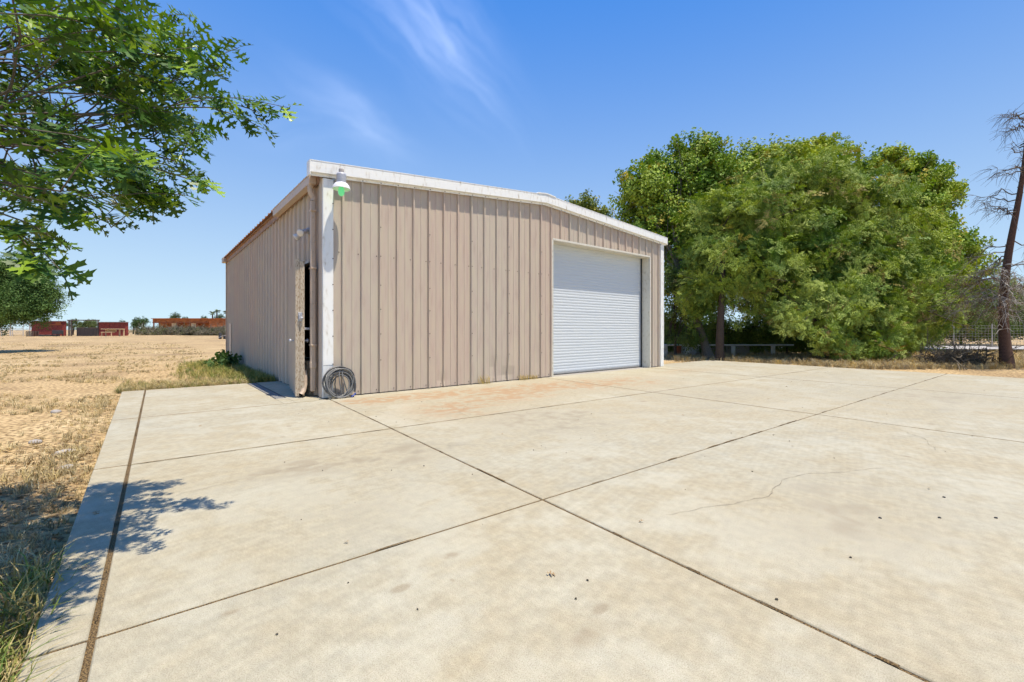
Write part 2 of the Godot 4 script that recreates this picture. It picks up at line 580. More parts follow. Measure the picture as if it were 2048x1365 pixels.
# ---------------------------------------------------------------- concrete pad
func pad() -> void:
	var p := Node3D.new()
	p.name = "concrete_pad"
	add_child(p)
	tag(p, "stained concrete pad in front of the metal building", "pavement", "", "structure")
	# the joints were cut by hand: x = a + b z, or z = c + d x; the last number is half the width of the joint
	var X := {"edge": [-2.395, 0.006, 0.0], "strip": [-2.143, -0.0128, 0.0105], "lane": [0.06, -0.046, 0.0085], "mid": [4.65, -0.06, 0.0045], "bay": [8.62, -0.05, 0.0035], "end": [12.88, -0.045, 0.0]}
	var Z := {"top": [-2.92, 0.0, 0.0], "first": [0.2, 0.0, 0.005], "second": [2.64, 0.045, 0.0065], "third": [5.09, 0.035, 0.0085], "fourth": [7.5, 0.035, 0.008], "last": [10.0, 0.0, 0.0]}
	var meet := func(x: Array, z: Array) -> Vector3:
		var px: float = (x[0] + x[1] * z[0]) / (1.0 - x[1] * z[1])
		return Vector3(px, 0, z[0] + z[1] * px)
	var xo := ["edge", "strip", "lane", "mid", "bay", "end"]
	var zo := ["top", "first", "second", "third", "fourth", "last"]
	var Q := []
	for i in 5:
		for j in 5:
			if i > 0 and j == 0: continue
			var xa: Array = X[xo[i]]
			var xb: Array = X[xo[i + 1]]
			var za: Array = Z[zo[j]]
			var zb: Array = Z[zo[j + 1]]
			if i > 1 and j == 1: za = [0.04, 0.0, 0.0]
			var l := func(q: Array, k: float): return [q[0] + k * q[2], q[1], q[2]]
			Q.append([meet.call(l.call(xa, 1.0), l.call(za, 1.0)), meet.call(l.call(xb, -1.0), l.call(za, 1.0)), meet.call(l.call(xb, -1.0), l.call(zb, -1.0)), meet.call(l.call(xa, 1.0), l.call(zb, -1.0))])
	var xs := func(z: float): return X.strip[0] + X.strip[1] * z + X.strip[2]
	Q.append([Vector3(xs.call(-2.92), 0, -2.92), Vector3(-0.575, 0, -2.92), Vector3(-0.575, 0, 0.195), Vector3(xs.call(0.195), 0, 0.195)])
	Q.append([Vector3(-0.415, 0, -2.92), Vector3(-0.005, 0, -2.92), Vector3(-0.005, 0, 0.195), Vector3(-0.415, 0, 0.195)])
	Q.append([Vector3(-0.574, 0, -0.395), Vector3(-0.416, 0, -0.395), Vector3(-0.416, 0, 0.195), Vector3(-0.574, 0, 0.195)])
	Q.append([Vector3(9.41, 0, -0.4), Vector3(12.88, 0, -0.4), Vector3(12.88, 0, 0.034), Vector3(9.41, 0, 0.034)])
	for q in Q:
		var m := MB.new()
		m.uvs = 1.0 / PADS
		m.uvo = PADO
		var lift := rng.randf_range(-0.0015, 0.0015)
		var mid: Vector3 = (q[0] + q[1] + q[2] + q[3]) / 4.0 - Vector3(0, 0.06, 0)
		var top := []
		var rim := []
		var low := []
		for c in q:
			var away: Vector3 = (c - mid) * Vector3(1, 0, 1)
			top.append(c - Vector3(signf(away.x), 0, signf(away.z)) * 0.004 + Vector3(0, lift, 0))
			rim.append(c + Vector3(0, lift - 0.004, 0))
			low.append(c - Vector3(0, 0.12, 0))
		m.face(top.duplicate(), mid)
		for k in 4:
			m.face([top[k], top[(k + 1) % 4], rim[(k + 1) % 4], rim[k]], mid)
			m.face([rim[k], rim[(k + 1) % 4], low[(k + 1) % 4], low[k]], mid)
		part("slab", m, M.concrete, p)
	# what fills the joints: old fibre strip, dirt and dead weeds; lies a little below the slabs, spilling over here and there
	var J := []
	for k in ["strip", "lane", "mid", "bay"]:
		J.append([meet.call(X[k], Z.top if k == "strip" else [0.25 if k == "lane" else 0.1, 0, 0]), meet.call(X[k], [9.9, 0, 0]), X[k][2]])
	for k in ["first", "second", "third", "fourth"]:
		J.append([meet.call(X.edge, Z[k]), meet.call([-0.01, 0, 0] if k == "first" else X.end, Z[k]), Z[k][2]])
	var jn := noise(1.4, 91, 3)
	for q in J:
		var m := MB.new()
		var a: Vector3 = q[0]
		var b: Vector3 = q[1]
		var d := (b - a).normalized()
		var s := d.cross(Vector3.UP)
		var cnt := int(a.distance_to(b) / 0.06)
		var prev := []
		for k in cnt + 1:
			var c := a.lerp(b, k / float(cnt))
			var e := jn.get_noise_2d(c.x * 2.0, c.z * 2.0)
			var w: float = q[2] * (1.0 + 0.55 * e + 0.25 * jn.get_noise_2d(c.x * 9.0, c.z * 9.0))
			var row := [c - s * 0.0145, c + s * 0.0145]
			var low := -0.006 + 0.003 * jn.get_noise_2d(c.x * 14.0, c.z * 14.0)
			var spill := jn.get_noise_2d(c.x * 1.3 + 20.0, c.z * 1.3) + 0.5 * jn.get_noise_2d(c.x * 8.0, c.z * 8.0)
			var wide: float = clampf(spill * 2.0 - 0.1, 0.0, 1.0) * w * 1.1
			if q[2] < 0.0085: wide = maxf(wide, w * 0.85)
			var off: float = 0.004 * e if q[2] > 0.0085 else 0.0
			var over := [c + s * (off - wide) + Vector3(0, 0.0022, 0), c + s * off + Vector3(0, 0.004, 0), c + s * (off + wide) + Vector3(0, 0.0022, 0)]
			for i in 2: row[i].y = low
			if prev:
				m.face([prev[0], prev[1], row[1], row[0]], c - Vector3(0, 5, 0))
				if wide > 0.0005 and prev[2]:
					for i in 2: m.face([prev[2][i], prev[2][i + 1], over[i + 1], over[i]], c - Vector3(0, 5, 0))
			prev = [row[0], row[1], over if wide > 0.0005 else []]
		part("joint_filler", m, M.filler, p)
	# cracks
	var C := [[Vector2(0.06, 0.95), Vector2(0.2, 1.6), Vector2(0.3, 2.3), Vector2(0.4, 2.68)], [Vector2(0.9, 2.66), Vector2(1.02, 2.3), Vector2(1.3, 2.0), Vector2(1.55, 1.75)], [Vector2(1.35, 1.15), Vector2(2.2, 1.25), Vector2(3.1, 1.05)], [Vector2(2.4, 1.75), Vector2(2.9, 1.6), Vector2(3.6, 1.5)],
		[Vector2(4.42, 5.5), Vector2(4.34, 5.75), Vector2(4.1, 6.0), Vector2(3.75, 6.3), Vector2(3.2, 6.48)], [Vector2(-2.1, 3.62), Vector2(-1.6, 3.5), Vector2(-1.0, 3.42), Vector2(-0.5, 3.1)], [Vector2(0.5, 0.35), Vector2(1.3, 0.42), Vector2(2.5, 0.3)], [Vector2(0.2, 5.7), Vector2(0.9, 5.95), Vector2(1.5, 5.9), Vector2(2.3, 6.3)], [Vector2(5.6, 3.2), Vector2(6.6, 3.5), Vector2(7.9, 3.3)], [Vector2(6.2, 5.0), Vector2(6.6, 4.2), Vector2(6.4, 3.5)]]
	for q in C:
		var m := MB.new()
		var pts := []
		for i in q.size() - 1:
			var cnt := int((q[i] as Vector2).distance_to(q[i + 1]) / 0.05) + 1
			for k in cnt:
				var t: Vector2 = (q[i] as Vector2).lerp(q[i + 1], k / float(cnt))
				pts.append(t + Vector2(jn.get_noise_2d(t.x * 3, t.y * 3), jn.get_noise_2d(t.x * 3 + 50, t.y * 3)) * 0.035)
		for i in pts.size() - 1:
			var d: Vector2 = (pts[i + 1] - pts[i]).normalized().orthogonal()
			var w := 0.0011 * (1.0 + 0.9 * jn.get_noise_2d(pts[i].x * 4, pts[i].y * 4))
			var w2 := 0.0011 * (1.0 + 0.9 * jn.get_noise_2d(pts[i + 1].x * 4, pts[i + 1].y * 4))
			var f := func(v: Vector2): return Vector3(v.x, 0.0035, v.y)
			m.face([f.call(pts[i] - d * w), f.call(pts[i] + d * w), f.call(pts[i + 1] + d * w2), f.call(pts[i + 1] - d * w2)], Vector3(pts[i].x, -5, pts[i].y))
		part("crack", m, M.crack, p)
	# channel drain beside the side wall
	var t := thing("drain_grate", "black slotted channel drain set in concrete along the side wall", "drain", Vector3(-0.495, 0, -1.66))
	var c := MB.new()
	c.box(Vector3(-0.078, -0.1, -1.25), Vector3(0.078, -0.085, 1.25))
	part("channel", c, M.dark, t)
	for s in [-1, 1]:
		var e := MB.new()
		e.box(Vector3(0.0725 * s - 0.007, -0.084, -1.25), Vector3(0.0725 * s + 0.007, 0.001, 1.25), 0.002)
		part("edge_rail", e, M.iron, t)
	var bar := MB.new()
	bar.box(Vector3(-0.0645, -0.03, -0.021), Vector3(0.0645, -0.002, 0.021), 0.003)
	var bm := bar.done()
	for k in 30: part("bar", bm, M.grate, t, Transform3D(Basis(), Vector3(0, 0, -1.2 + k * 0.083)))


# ---------------------------------------------------------------- building
const BW := 9.37
const BL := 10.7
const RX := 4.66
func topline(x: float) -> float:
	return 3.41 + (3.83 - 3.41) * (x + 0.2) / (RX + 0.2) if x < RX else 3.83 + (3.52 - 3.83) * (x - RX) / (BW + 0.07 - RX)

func dent(x: float, y: float) -> float:
	var s := 0.0
	for k in [[3.28, 0.25, 0.1, 0.2, 0.03], [3.6, 0.12, 0.13, 0.16, 0.035], [3.78, 0.32, 0.05, 0.25, -0.02], [2.1, 0.12, 0.06, 0.08, 0.02], [4.45, 0.5, 0.05, 0.3, 0.018]]:
		s += k[4] * exp(-pow((x - k[0]) / k[2], 2) - pow((y - k[1]) / k[3], 2))
	return s

# ribbed sheet from s0 to s1; place(s, y, depth) gives the point
func ribbed(s0: float, s1: float, y0: float, top: Callable, place: Callable, dented := false, pitch := 0.3048, h := 0.036) -> MB:
	var pr := [Vector2(s0, 0)]
	var k0 := int(floor(s0 / pitch)) - 1
	for k in range(k0, int(s1 / pitch) + 2):
		var c := k * pitch
		for q in [[-0.025, 0.0], [-0.0155, h], [0.0125, h], [0.028, 0.0], [0.138, 0.0], [0.144, 0.007], [0.158, 0.007], [0.166, 0.0]]:
			var s: float = c + q[0]
			if s > s0 + 0.001 and s < s1 - 0.001: pr.append(Vector2(s, q[1]))
	pr.append(Vector2(s1, 0))
	var ys := [0.0, 0.03, 0.08, 0.14, 0.2, 0.28, 0.38, 0.5, 0.7, 1.0] if dented else [0.0, 1.0]
	var m := MB.new()
	for i in pr.size() - 1:
		for j in ys.size() - 1:
			var q := []
			for k in [[i, j], [i + 1, j], [i + 1, j + 1], [i, j + 1]]:
				var s: Vector2 = pr[k[0]]
				var y: float = lerpf(y0, top.call(s.x), ys[k[1]])
				q.append(place.call(s.x, y, s.y - (dent(s.x, y) if dented else 0.0)))
			m.quad(q[0], q[1], q[2], q[3])
	return m

func building() -> void:
	var b := thing("metal_building", "taupe ribbed metal workshop with white trim and roller door", "building")
	var fp := func(s, y, d): return Vector3(s, y, d)
	var lp := func(s, y, d): return Vector3(-d, y, -BL + s)
	var ft := func(s): return topline(s) + 0.02
	# front wall: panels three ribs wide
	var k := 0
	var e := 0.0
	while e < BW - 0.1:
		var s0 := maxf(k * 0.9144 - 0.034, 0.02)
		var s1 := minf((k + 1) * 0.9144 - 0.0375, BW - 0.02)
		e = s1 + 0.04
		for span in [[0.02, 4.92, 0.012], [4.92, 8.69, 3.07], [8.69, BW, 0.012]]:
			var a := maxf(s0, span[0])
			var c := minf(s1, span[1])
			if c - a > 0.01: part("wall_panel", ribbed(a, c, span[2], ft, fp, k >= 2 and k <= 4 and span[2] < 1.0), [M.wall, M.wall_b, M.wall_c][(k * 5 + 1) % 3], b)
		k += 1
	# side wall
	k = 0
	e = 0.0
	while e < BL - 0.1:
		var s0 := maxf(k * 0.9144 - 0.034, 0.02)
		var s1 := minf((k + 1) * 0.9144 - 0.0375, BL - 0.02)
		e = s1 + 0.04
		for span in [[0.02, BL - 1.58, 0.012], [BL - 1.58, BL - 0.5, 2.16], [BL - 0.5, BL, 0.012]]:
			var a := maxf(s0, span[0])
			var c := minf(s1, span[1])
			if c - a > 0.01: part("wall_panel", ribbed(a, c, span[2], func(_s): return 3.42, lp), [M.wall, M.wall_b, M.wall_c][(k * 7) % 3], b)
		k += 1
	# lining: gives the walls their thickness
	var gable := func(x0, x1, y0): return PackedVector2Array([Vector2(x0, y0), Vector2(x1, y0), Vector2(x1, topline(x1))] + ([Vector2(RX, topline(RX))] if x0 < RX and x1 > RX else []) + [Vector2(x0, topline(x0))])
	var l := MB.new()
	l.prism(gable.call(0.03, 4.9, 0.005), -0.08, -0.04)
	l.prism(gable.call(4.9, 8.71, 3.09), -0.08, -0.04)
	l.prism(gable.call(8.71, BW - 0.03, 0.005), -0.08, -0.04)
	l.prism(gable.call(0.0, BW, 0.005), -BL, -BL + 0.05)
	l.box(Vector3(0.04, 0.005, -BL + 0.06), Vector3(0.08, 3.4, -1.58))
	l.box(Vector3(0.04, 2.16, -1.578), Vector3(0.08, 3.4, -0.502))
	l.box(Vector3(0.04, 0.005, -0.5), Vector3(0.08, 3.4, -0.09))
	l.box(Vector3(BW - 0.08, 0.005, -BL + 0.06), Vector3(BW - 0.01, 3.5, -0.09))
	part("wall_lining", l, M.liner, b)
	var fl := MB.new()
	fl.box(Vector3(0.0, -0.12, -BL), Vector3(BW, -0.004, 0.03))
	part("floor", fl, mat(lin(0.3, 0.28, 0.25), 0.9), b)
	# roof
	var rl := MB.new()
	rl.prism(PackedVector2Array([Vector2(0.0, 3.41), Vector2(RX, 3.84), Vector2(BW, 3.54), Vector2(BW, 3.57), Vector2(RX, 3.88), Vector2(0.0, 3.45)]), -BL - 0.02, 0.03)
	part("roof_lining", rl, M.liner, b)
	k = 0
	while k * 0.9144 < BL:
		var s0 := k * 0.9144 - 0.034
		var s1 := minf((k + 1) * 0.9144 - 0.0375, BL + 0.04)
		for side in 2:
			var x0 := -0.13 if side == 0 else RX
			var x1 := RX if side == 0 else BW + 0.08
			var ya := 3.455 if side == 0 else 3.895
			var yb := 3.895 if side == 0 else 3.555
			var pl := func(s, t, d): return Vector3(lerpf(x0, x1, t), lerpf(ya, yb, t) + d, 0.04 - s)
			part("roof_panel", ribbed(s0, s1, 0.0, func(_s): return 1.0, pl), M.roof, b)
		k += 1
	# rake trim along the gable, one piece each side plus the lap and the ridge cap
	for seg in [[-0.2, 2.72, "L"], [2.722, RX, "L"], [RX + 0.002, BW + 0.1, "R"]]:
		var m := MB.new()
		var y0 := topline(seg[0])
		var y1 := topline(seg[1])
		var poly := PackedVector2Array([Vector2(seg[0], y0), Vector2(seg[1], y1), Vector2(seg[1], y1 + 0.165), Vector2(seg[0], y0 + 0.165)])
		m.prism(poly, 0.085, 0.1)
		m.prism(PackedVector2Array([Vector2(seg[0], y0 - 0.004), Vector2(seg[1], y1 - 0.004), Vector2(seg[1], y1 + 0.008), Vector2(seg[0], y0 + 0.008)]), 0.037, 0.0845)
		m.prism(PackedVector2Array([Vector2(seg[0], y0 - 0.045), Vector2(seg[1], y1 - 0.045), Vector2(seg[1], y1 - 0.0045), Vector2(seg[0], y0 - 0.0045)]), 0.037, 0.045)
		m.prism(PackedVector2Array([Vector2(seg[0], y0 + 0.166), Vector2(seg[1], y1 + 0.166), Vector2(seg[1], y1 + 0.178), Vector2(seg[0], y0 + 0.178)]), -0.1, 0.104)
		if seg[0] < 0: m.box(Vector3(-0.212, 3.37, -0.06), Vector3(-0.2005, 3.588, 0.1))
		if seg[2] == "R": m.box(Vector3(BW + 0.101, 3.49, -0.06), Vector3(BW + 0.112, 3.69, 0.1))
		part("rake_trim", m, M.white, b)
	var rc := MB.new()
	rc.prism(PackedVector2Array([Vector2(RX - 0.28, topline(RX - 0.28) + 0.179), Vector2(RX, 4.013), Vector2(RX + 0.28, topline(RX + 0.28) + 0.179), Vector2(RX + 0.26, topline(RX + 0.26) + 0.2), Vector2(RX, 4.035), Vector2(RX - 0.26, topline(RX - 0.26) + 0.2)]), -BL, 0.112)
	part("ridge_cap", rc, M.white, b)
	# corner trims
	for c in [[-0.004, 0.148, 3.37], [BW - 0.15, BW + 0.006, 3.48]]:
		for lap in [[0.006, 0.5, 0.034], [0.503, c[2], 0.037]]:
			var m := MB.new()
			m.box(Vector3(c[0], lap[0], 0.036), Vector3(c[1], lap[1], lap[2] + 0.008), 0.002)
			m.box(Vector3(c[0] if c[0] < 1 else c[1] - 0.012, lap[0], -0.05), Vector3(c[0] + 0.012 if c[0] < 1 else c[1], lap[1], 0.0355))
			m.box(Vector3(c[1] - 0.006 if c[0] < 1 else c[0], lap[0], 0.002), Vector3(c[1] if c[0] < 1 else c[0] + 0.006, lap[1], 0.0355))
			part("corner_trim", m, M.white, b)
	var fc := MB.new()
	fc.box(Vector3(-0.04, 0.006, -BL - 0.03), Vector3(0.1, 3.4, -BL + 0.018))
	part("corner_trim", fc, M.tan, b)
	# eave: trim, box gutter over the near stretch with end cap, another stub at the far end
	var et := MB.new()
	et.box(Vector3(-0.045, 3.3, -BL), Vector3(-0.034, 3.43, -0.03))
	et.box(Vector3(-0.085, 3.418, -BL), Vector3(-0.0455, 3.43, -0.03))
	part("eave_trim", et, M.eave, b)
	for gt in [[-2.75, -0.16], [-10.75, -10.35]]:
		var gm := MB.new()
		gm.box(Vector3(-0.145, 3.31, gt[0]), Vector3(-0.05, 3.316, gt[1]))
		gm.box(Vector3(-0.151, 3.31, gt[0]), Vector3(-0.145, 3.445, gt[1]))
		gm.box(Vector3(-0.16, 3.436, gt[0]), Vector3(-0.1515, 3.45, gt[1]), 0.003)
		gm.box(Vector3(-0.0555, 3.3165, gt[0]), Vector3(-0.05, 3.41, gt[1]))
		for z in gt: gm.box(Vector3(-0.1445, 3.3165, z - 0.002), Vector3(-0.056, 3.44, z + 0.002))
		part("gutter", gm, M.tan, b)
	# downspout
	var ds := MB.new()
	ds.tube([Vector3(-0.115, 3.312, -0.24), Vector3(-0.115, 3.23, -0.24), Vector3(-0.11, 3.19, -0.24), Vector3(-0.085, 3.15, -0.238), Vector3(-0.06, 3.11, -0.236), Vector3(-0.075, 3.06, -0.235)], [0.042], 12)
	var dsp := part("downspout", ds, M.tan, b)
	var d2 := MB.new()
	d2.cbox(Transform3D(Basis(), Vector3(-0.077, 1.77, -0.235)), Vector3(0.078, 2.6, 0.062), 0.012)
	part("pipe", d2, M.tan, dsp)
	var d3 := MB.new()
	d3.cbox(Transform3D(Basis(), Vector3(-0.077, 0.3, -0.235)), Vector3(0.07, 0.42, 0.055), 0.01)
	d3.cbox(Transform3D(Basis(), Vector3(-0.077, 0.5, -0.235)), Vector3(0.088, 0.1, 0.072), 0.01)
	part("pipe", d3, M.tan, dsp)
	for y in [0.8, 2.0, 2.9]:
		var st := MB.new()
		st.box(Vector3(-0.12, y, -0.3), Vector3(-0.034, y + 0.025, -0.17), 0.002)
		part("strap", st, M.tan, dsp)
	# roller door opening: jambs, head, curtain
	var hd := MB.new()
	hd.box(Vector3(4.905, 3.055, -0.26), Vector3(8.705, 3.069, 0.04), 0.003)
	hd.box(Vector3(4.905, 3.0695, 0.0375), Vector3(8.705, 3.1, 0.04))
	part("door_head", hd, M.jamb, b)
	for x in [4.92, 8.69]:
		var s := 1.0 if x < 6 else -1.0
		var j := MB.new()
		j.box(Vector3(x - 0.006, 0.004, -0.26), Vector3(x + 0.006, 3.0545, 0.0435), 0.002)
		j.box(Vector3(minf(x, x - s * 0.035), 0.004, 0.0375), Vector3(maxf(x, x - s * 0.035), 3.0545, 0.042))
		part("door_jamb", j, M.jamb, b)
		var tr := MB.new()
		tr.box(Vector3(minf(x + s * 0.008, x + s * 0.05), 0.004, -0.285), Vector3(maxf(x + s * 0.008, x + s * 0.05), 3.05, -0.265))
		tr.box(Vector3(minf(x + s * 0.008, x + s * 0.05), 0.004, -0.222), Vector3(maxf(x + s * 0.008, x + s * 0.05), 3.05, -0.212))
		part("door_track", tr, M.dark, b)
	var rd := Node3D.new()
	rd.name = "roller_door"
	b.add_child(rd)
	rd.set_meta("label", "pale grey steel roller door of narrow curved slats, closed")
	var sl := MB.new()
	var pr := [Vector2(0.0, 0.0), Vector2(0.004, 0.004), Vector2(0.009, 0.0065), Vector2(0.033, 0.0085), Vector2(0.0585, 0.0065), Vector2(0.063, 0.004), Vector2(0.0655, 0.0)]
	for i in pr.size() - 1:
		sl.quad(Vector3(4.93, pr[i].x, pr[i].y), Vector3(8.68, pr[i].x, pr[i].y), Vector3(8.68, pr[i + 1].x, pr[i + 1].y), Vector3(4.93, pr[i + 1].x, pr[i + 1].y))
	sl.box(Vector3(4.93, 0.0, -0.012), Vector3(8.68, 0.0679, -0.0005))
	var slm := sl.done()
	for i in 46: part("slat", slm, M.slat, rd, Transform3D(Basis(), Vector3(0, 0.055 + i * 0.068, -0.246 + rng.randf_range(-0.0012, 0.0012))))
	var bb := MB.new()
	bb.box(Vector3(4.935, 0.012, -0.258), Vector3(8.675, 0.052, -0.218), 0.006)
	part("bottom_bar", bb, M.steel, rd)
	var seal := MB.new()
	seal.box(Vector3(4.935, 0.0, -0.25), Vector3(8.675, 0.0115, -0.226))
	part("bottom_seal", seal, M.dark, rd)
	# side door ajar, hinged at its far side
	var door := Node3D.new()
	door.name = "side_door"
	b.add_child(door)
	door.set_meta("label", "ribbed metal side door standing ajar with rotten wooden edge")
	door.position = Vector3(-0.05, 0.02, -1.56)
	door.rotation.y = -atan2(0.2, 1.28)
	var skin := ribbed(0.0, 1.26, 0.01, func(_s): return 2.1, func(s, y, d): return Vector3(-0.045 - d * 0.7, y, s))
	part("skin", skin, M.wall, door)
	var core := MB.new()
	core.box(Vector3(-0.0445, 0.02, 0.01), Vector3(0.03, 2.09, 1.25))
	part("core", core, M.liner, door)
	for w in [[-0.07, -0.006, 2.13], [-0.005, 0.062, 2.1]]:
		var ed := MB.new()
		ed.box(Vector3(w[0], 0.0, 1.2605), Vector3(w[1], w[2], 1.296), 0.006)
		part("edge_board", ed, M.board, door)
	var hs := MB.new()
	hs.box(Vector3(-0.03, 1.16, 1.297), Vector3(0.03, 1.3, 1.303), 0.002)
	hs.box(Vector3(-0.02, 1.19, 1.3035), Vector3(0.0, 1.27, 1.33), 0.004)
	hs.lathe([Vector2(0, -0.02), Vector2(0.018, -0.018), Vector2(0.022, 0.0), Vector2(0.018, 0.018), Vector2(0, 0.02)], 10, Transform3D(Basis(), Vector3(0.02, 1.21, 1.325)))
	part("latch", hs, M.galv, door)
	var hp := MB.new()
	hp.box(Vector3(0.063, 1.03, 1.24), Vector3(0.17, 1.065, 1.248), 0.002)
	part("hasp", hp, M.galv, door)
	for x in [-0.12, 0.075]:
		var kn := MB.new()
		kn.lathe([Vector2(0.012, 0.0), Vector2(0.012, 0.03), Vector2(0.026, 0.04), Vector2(0.03, 0.055), Vector2(0.02, 0.07), Vector2(0, 0.072)], 12, Transform3D(Basis(Vector3.FORWARD, (PI / 2 if x > 0 else -PI / 2)), Vector3(x + (0.04 if x < 0 else -0.015), 0.86, 1.2)))
		part("knob", kn, M.galv, door)
	var fr := MB.new()
	fr.box(Vector3(-0.033, 0.004, -0.5), Vector3(0.09, 2.159, -0.46))
	fr.box(Vector3(-0.02, 2.16, -1.58), Vector3(0.09, 2.2, -0.46))
	part("door_frame", fr, M.tan, b)
	# screws: girt lines and stitched seams
	var sc := MB.new()
	var pt := func(p: Vector3, nn: Vector3):
		sc.lathe([Vector2(0.0095, 0.0), Vector2(0.009, 0.003), Vector2(0.005, 0.0035), Vector2(0.0048, 0.008), Vector2(0, 0.009)], 6, Transform3D(Basis(Quaternion(Vector3.UP, nn)), p))
	for i in 16:
		var x := 0.3048 * i + 0.245
		if x < 4.85:
			pt.call(Vector3(x, 2.27, 0.001), Vector3.BACK)
			pt.call(Vector3(x, 0.06, 0.001), Vector3.BACK)
	for i in range(1, 6):
		for y in [0.55, 0.98, 1.39, 1.79, 2.27, 2.75]: pt.call(Vector3(0.9144 * i, y, 0.0365), Vector3.BACK)
	for i in 30:
		var x := 0.3048 * i + 0.3048
		if x < BW: pt.call(Vector3(x, topline(x) + 0.002 - 0.03, 0.046), Vector3.BACK)
	for y in [0.25, 0.52, 0.95, 1.35, 1.75, 2.15, 2.6, 3.0]: pt.call(Vector3(0.14, y, 0.0455), Vector3.BACK)
	for i in 34:
		for y in [0.9, 2.05]:
			if i * 0.3048 < BL - 1.7: pt.call(Vector3(-0.001, y, -BL + 0.3048 * i + 0.24), Vector3.LEFT)
	part("screws", sc, M.screw, b).set_meta("kind", "stuff")
	# wall patch low on the far end of the side wall
	var pp := MB.new()
	pp.box(Vector3(-0.04, 0.25, -9.9), Vector3(-0.032, 1.25, -9.45))
	part("patch_sheet", pp, M.tan, b)


func fittings() -> void:
	# yard lamp
	var y := thing("yard_lamp", "grey barn light with photocell cap, white shade and green glowing bulb", "lamp", Vector3(0.2, 3.1, 0.25))
	var m := MB.new()
	m.lathe([Vector2(0.0, 0.17), Vector2(0.062, 0.17), Vector2(0.07, 0.18), Vector2(0.072, 0.3), Vector2(0.066, 0.325), Vector2(0.0, 0.328)], 24)
	part("ballast_housing", m, M.galv, y)
	m = MB.new()
	m.lathe([Vector2(0.036, 0.326), Vector2(0.036, 0.34), Vector2(0.038, 0.345), Vector2(0.038, 0.385), Vector2(0.034, 0.392), Vector2(0, 0.393)], 20)
	part("photocell", m, mat(lin(0.42, 0.38, 0.35), 0.6), y)
	m = MB.new()
	m.lathe([Vector2(0.05, 0.172), Vector2(0.085, 0.165), Vector2(0.112, 0.13), Vector2(0.124, 0.085), Vector2(0.128, 0.084), Vector2(0.132, 0.088), Vector2(0.117, 0.135), Vector2(0.09, 0.171), Vector2(0.06, 0.182)], 28)
	part("shade", m, mat(lin(0.8, 0.8, 0.82), 0.35), y)
	m = MB.new()
	m.lathe([Vector2(0, -0.02), Vector2(0.02, -0.017), Vector2(0.04, 0.005), Vector2(0.048, 0.045), Vector2(0.04, 0.09), Vector2(0.026, 0.13), Vector2(0.022, 0.17)], 20)
	var bm := mat(lin(0.15, 0.5, 0.22), 0.15)
	bm.emission_enabled = true
	bm.emission = lin(0.12, 0.8, 0.3)
	bm.emission_energy_multiplier = 0.4
	part("bulb", m, bm, y)
	m = MB.new()
	m.tube([Vector3(0, 0.26, -0.06), Vector3(-0.01, 0.262, -0.14), Vector3(-0.02, 0.262, -0.215)], [0.022], 10)
	m.box(Vector3(-0.07, 0.2, -0.218), Vector3(0.03, 0.33, -0.212), 0.002)
	part("bracket", m, M.steel, y)
	var ol := OmniLight3D.new()
	ol.name = "bulb_glow"
	ol.light_color = Color(0.3, 1.0, 0.45)
	ol.light_energy = 0.0015
	ol.light_size = 0.045
	ol.omni_range = 20.0
	ol.omni_attenuation = 2.0
	ol.shadow_enabled = true
	y.add_child(ol)
	ol.position = Vector3(0, 0.045, 0)
	# twin flood light on the side wall
	var f := thing("flood_light", "twin bulb security light on the side wall above the door", "lamp", Vector3(-0.033, 2.66, -0.6))
	m = MB.new()
	m.lathe([Vector2(0.055, 0.0), Vector2(0.055, 0.03), Vector2(0.045, 0.045), Vector2(0, 0.046)], 18, Transform3D(Basis(Vector3.BACK, PI / 2), Vector3.ZERO))
	part("base_plate", m, M.galv, f)
	for d in [[Vector3(-0.6, -0.35, 0.5), 0.04], [Vector3(-0.7, -0.55, -0.45), -0.03]]:
		var dir: Vector3 = d[0].normalized()
		var q := Transform3D(Basis(Quaternion(Vector3.UP, dir)), Vector3(-0.04, 0.0, d[1]))
		m = MB.new()
		m.lathe([Vector2(0.0, 0.0), Vector2(0.03, 0.0), Vector2(0.034, 0.02), Vector2(0.034, 0.1), Vector2(0.0, 0.101)], 14, q)
		var so := part("socket", m, M.galv, f)
		m = MB.new()
		m.lathe([Vector2(0.028, 0.1), Vector2(0.034, 0.13), Vector2(0.056, 0.17), Vector2(0.06, 0.195), Vector2(0.05, 0.207), Vector2(0.0, 0.214)], 18, q)
		part("bulb", m, mat(lin(0.7, 0.66, 0.6), 0.12), so)
	# coiled hose
	var h := thing("hose_coil", "coiled grey hose with blue end leaning on the white corner trim", "hose", Vector3(0.2, 0.0, 0.1))
	var r := RandomNumberGenerator.new()
	r.seed = 5
	for i in 13:
		var pts := []
		var rx := r.randf_range(0.15, 0.232)
		var ry := rx * r.randf_range(0.95, 1.12)
		var c := Vector3(r.randf_range(-0.02, 0.03) + (0.232 - rx) * r.randf_range(-0.6, 0.6), 0, r.randf_range(-0.015, 0.055))
		c.y = ry + 0.013 + r.randf_range(0.0, 0.02)
		var tilt := r.randf_range(-0.12, 0.12)
		for k in 29:
			var a := TAU * k / 28.0
			var wob := 1.0 + 0.04 * sin(2.0 * a + i) + 0.03 * sin(3.0 * a + i * 2.0)
			pts.append(c + Vector3(cos(a) * rx * wob, maxf(sin(a) * ry * wob, 0.013 - c.y), sin(a + i) * tilt * 0.12 + 0.02 * (1.0 - sin(a))))
		m = MB.new()
		m.tube(pts, [0.0105], 8, false)
		part("loop", m, M.hosedark if i % 5 == 2 else M.hose, h)
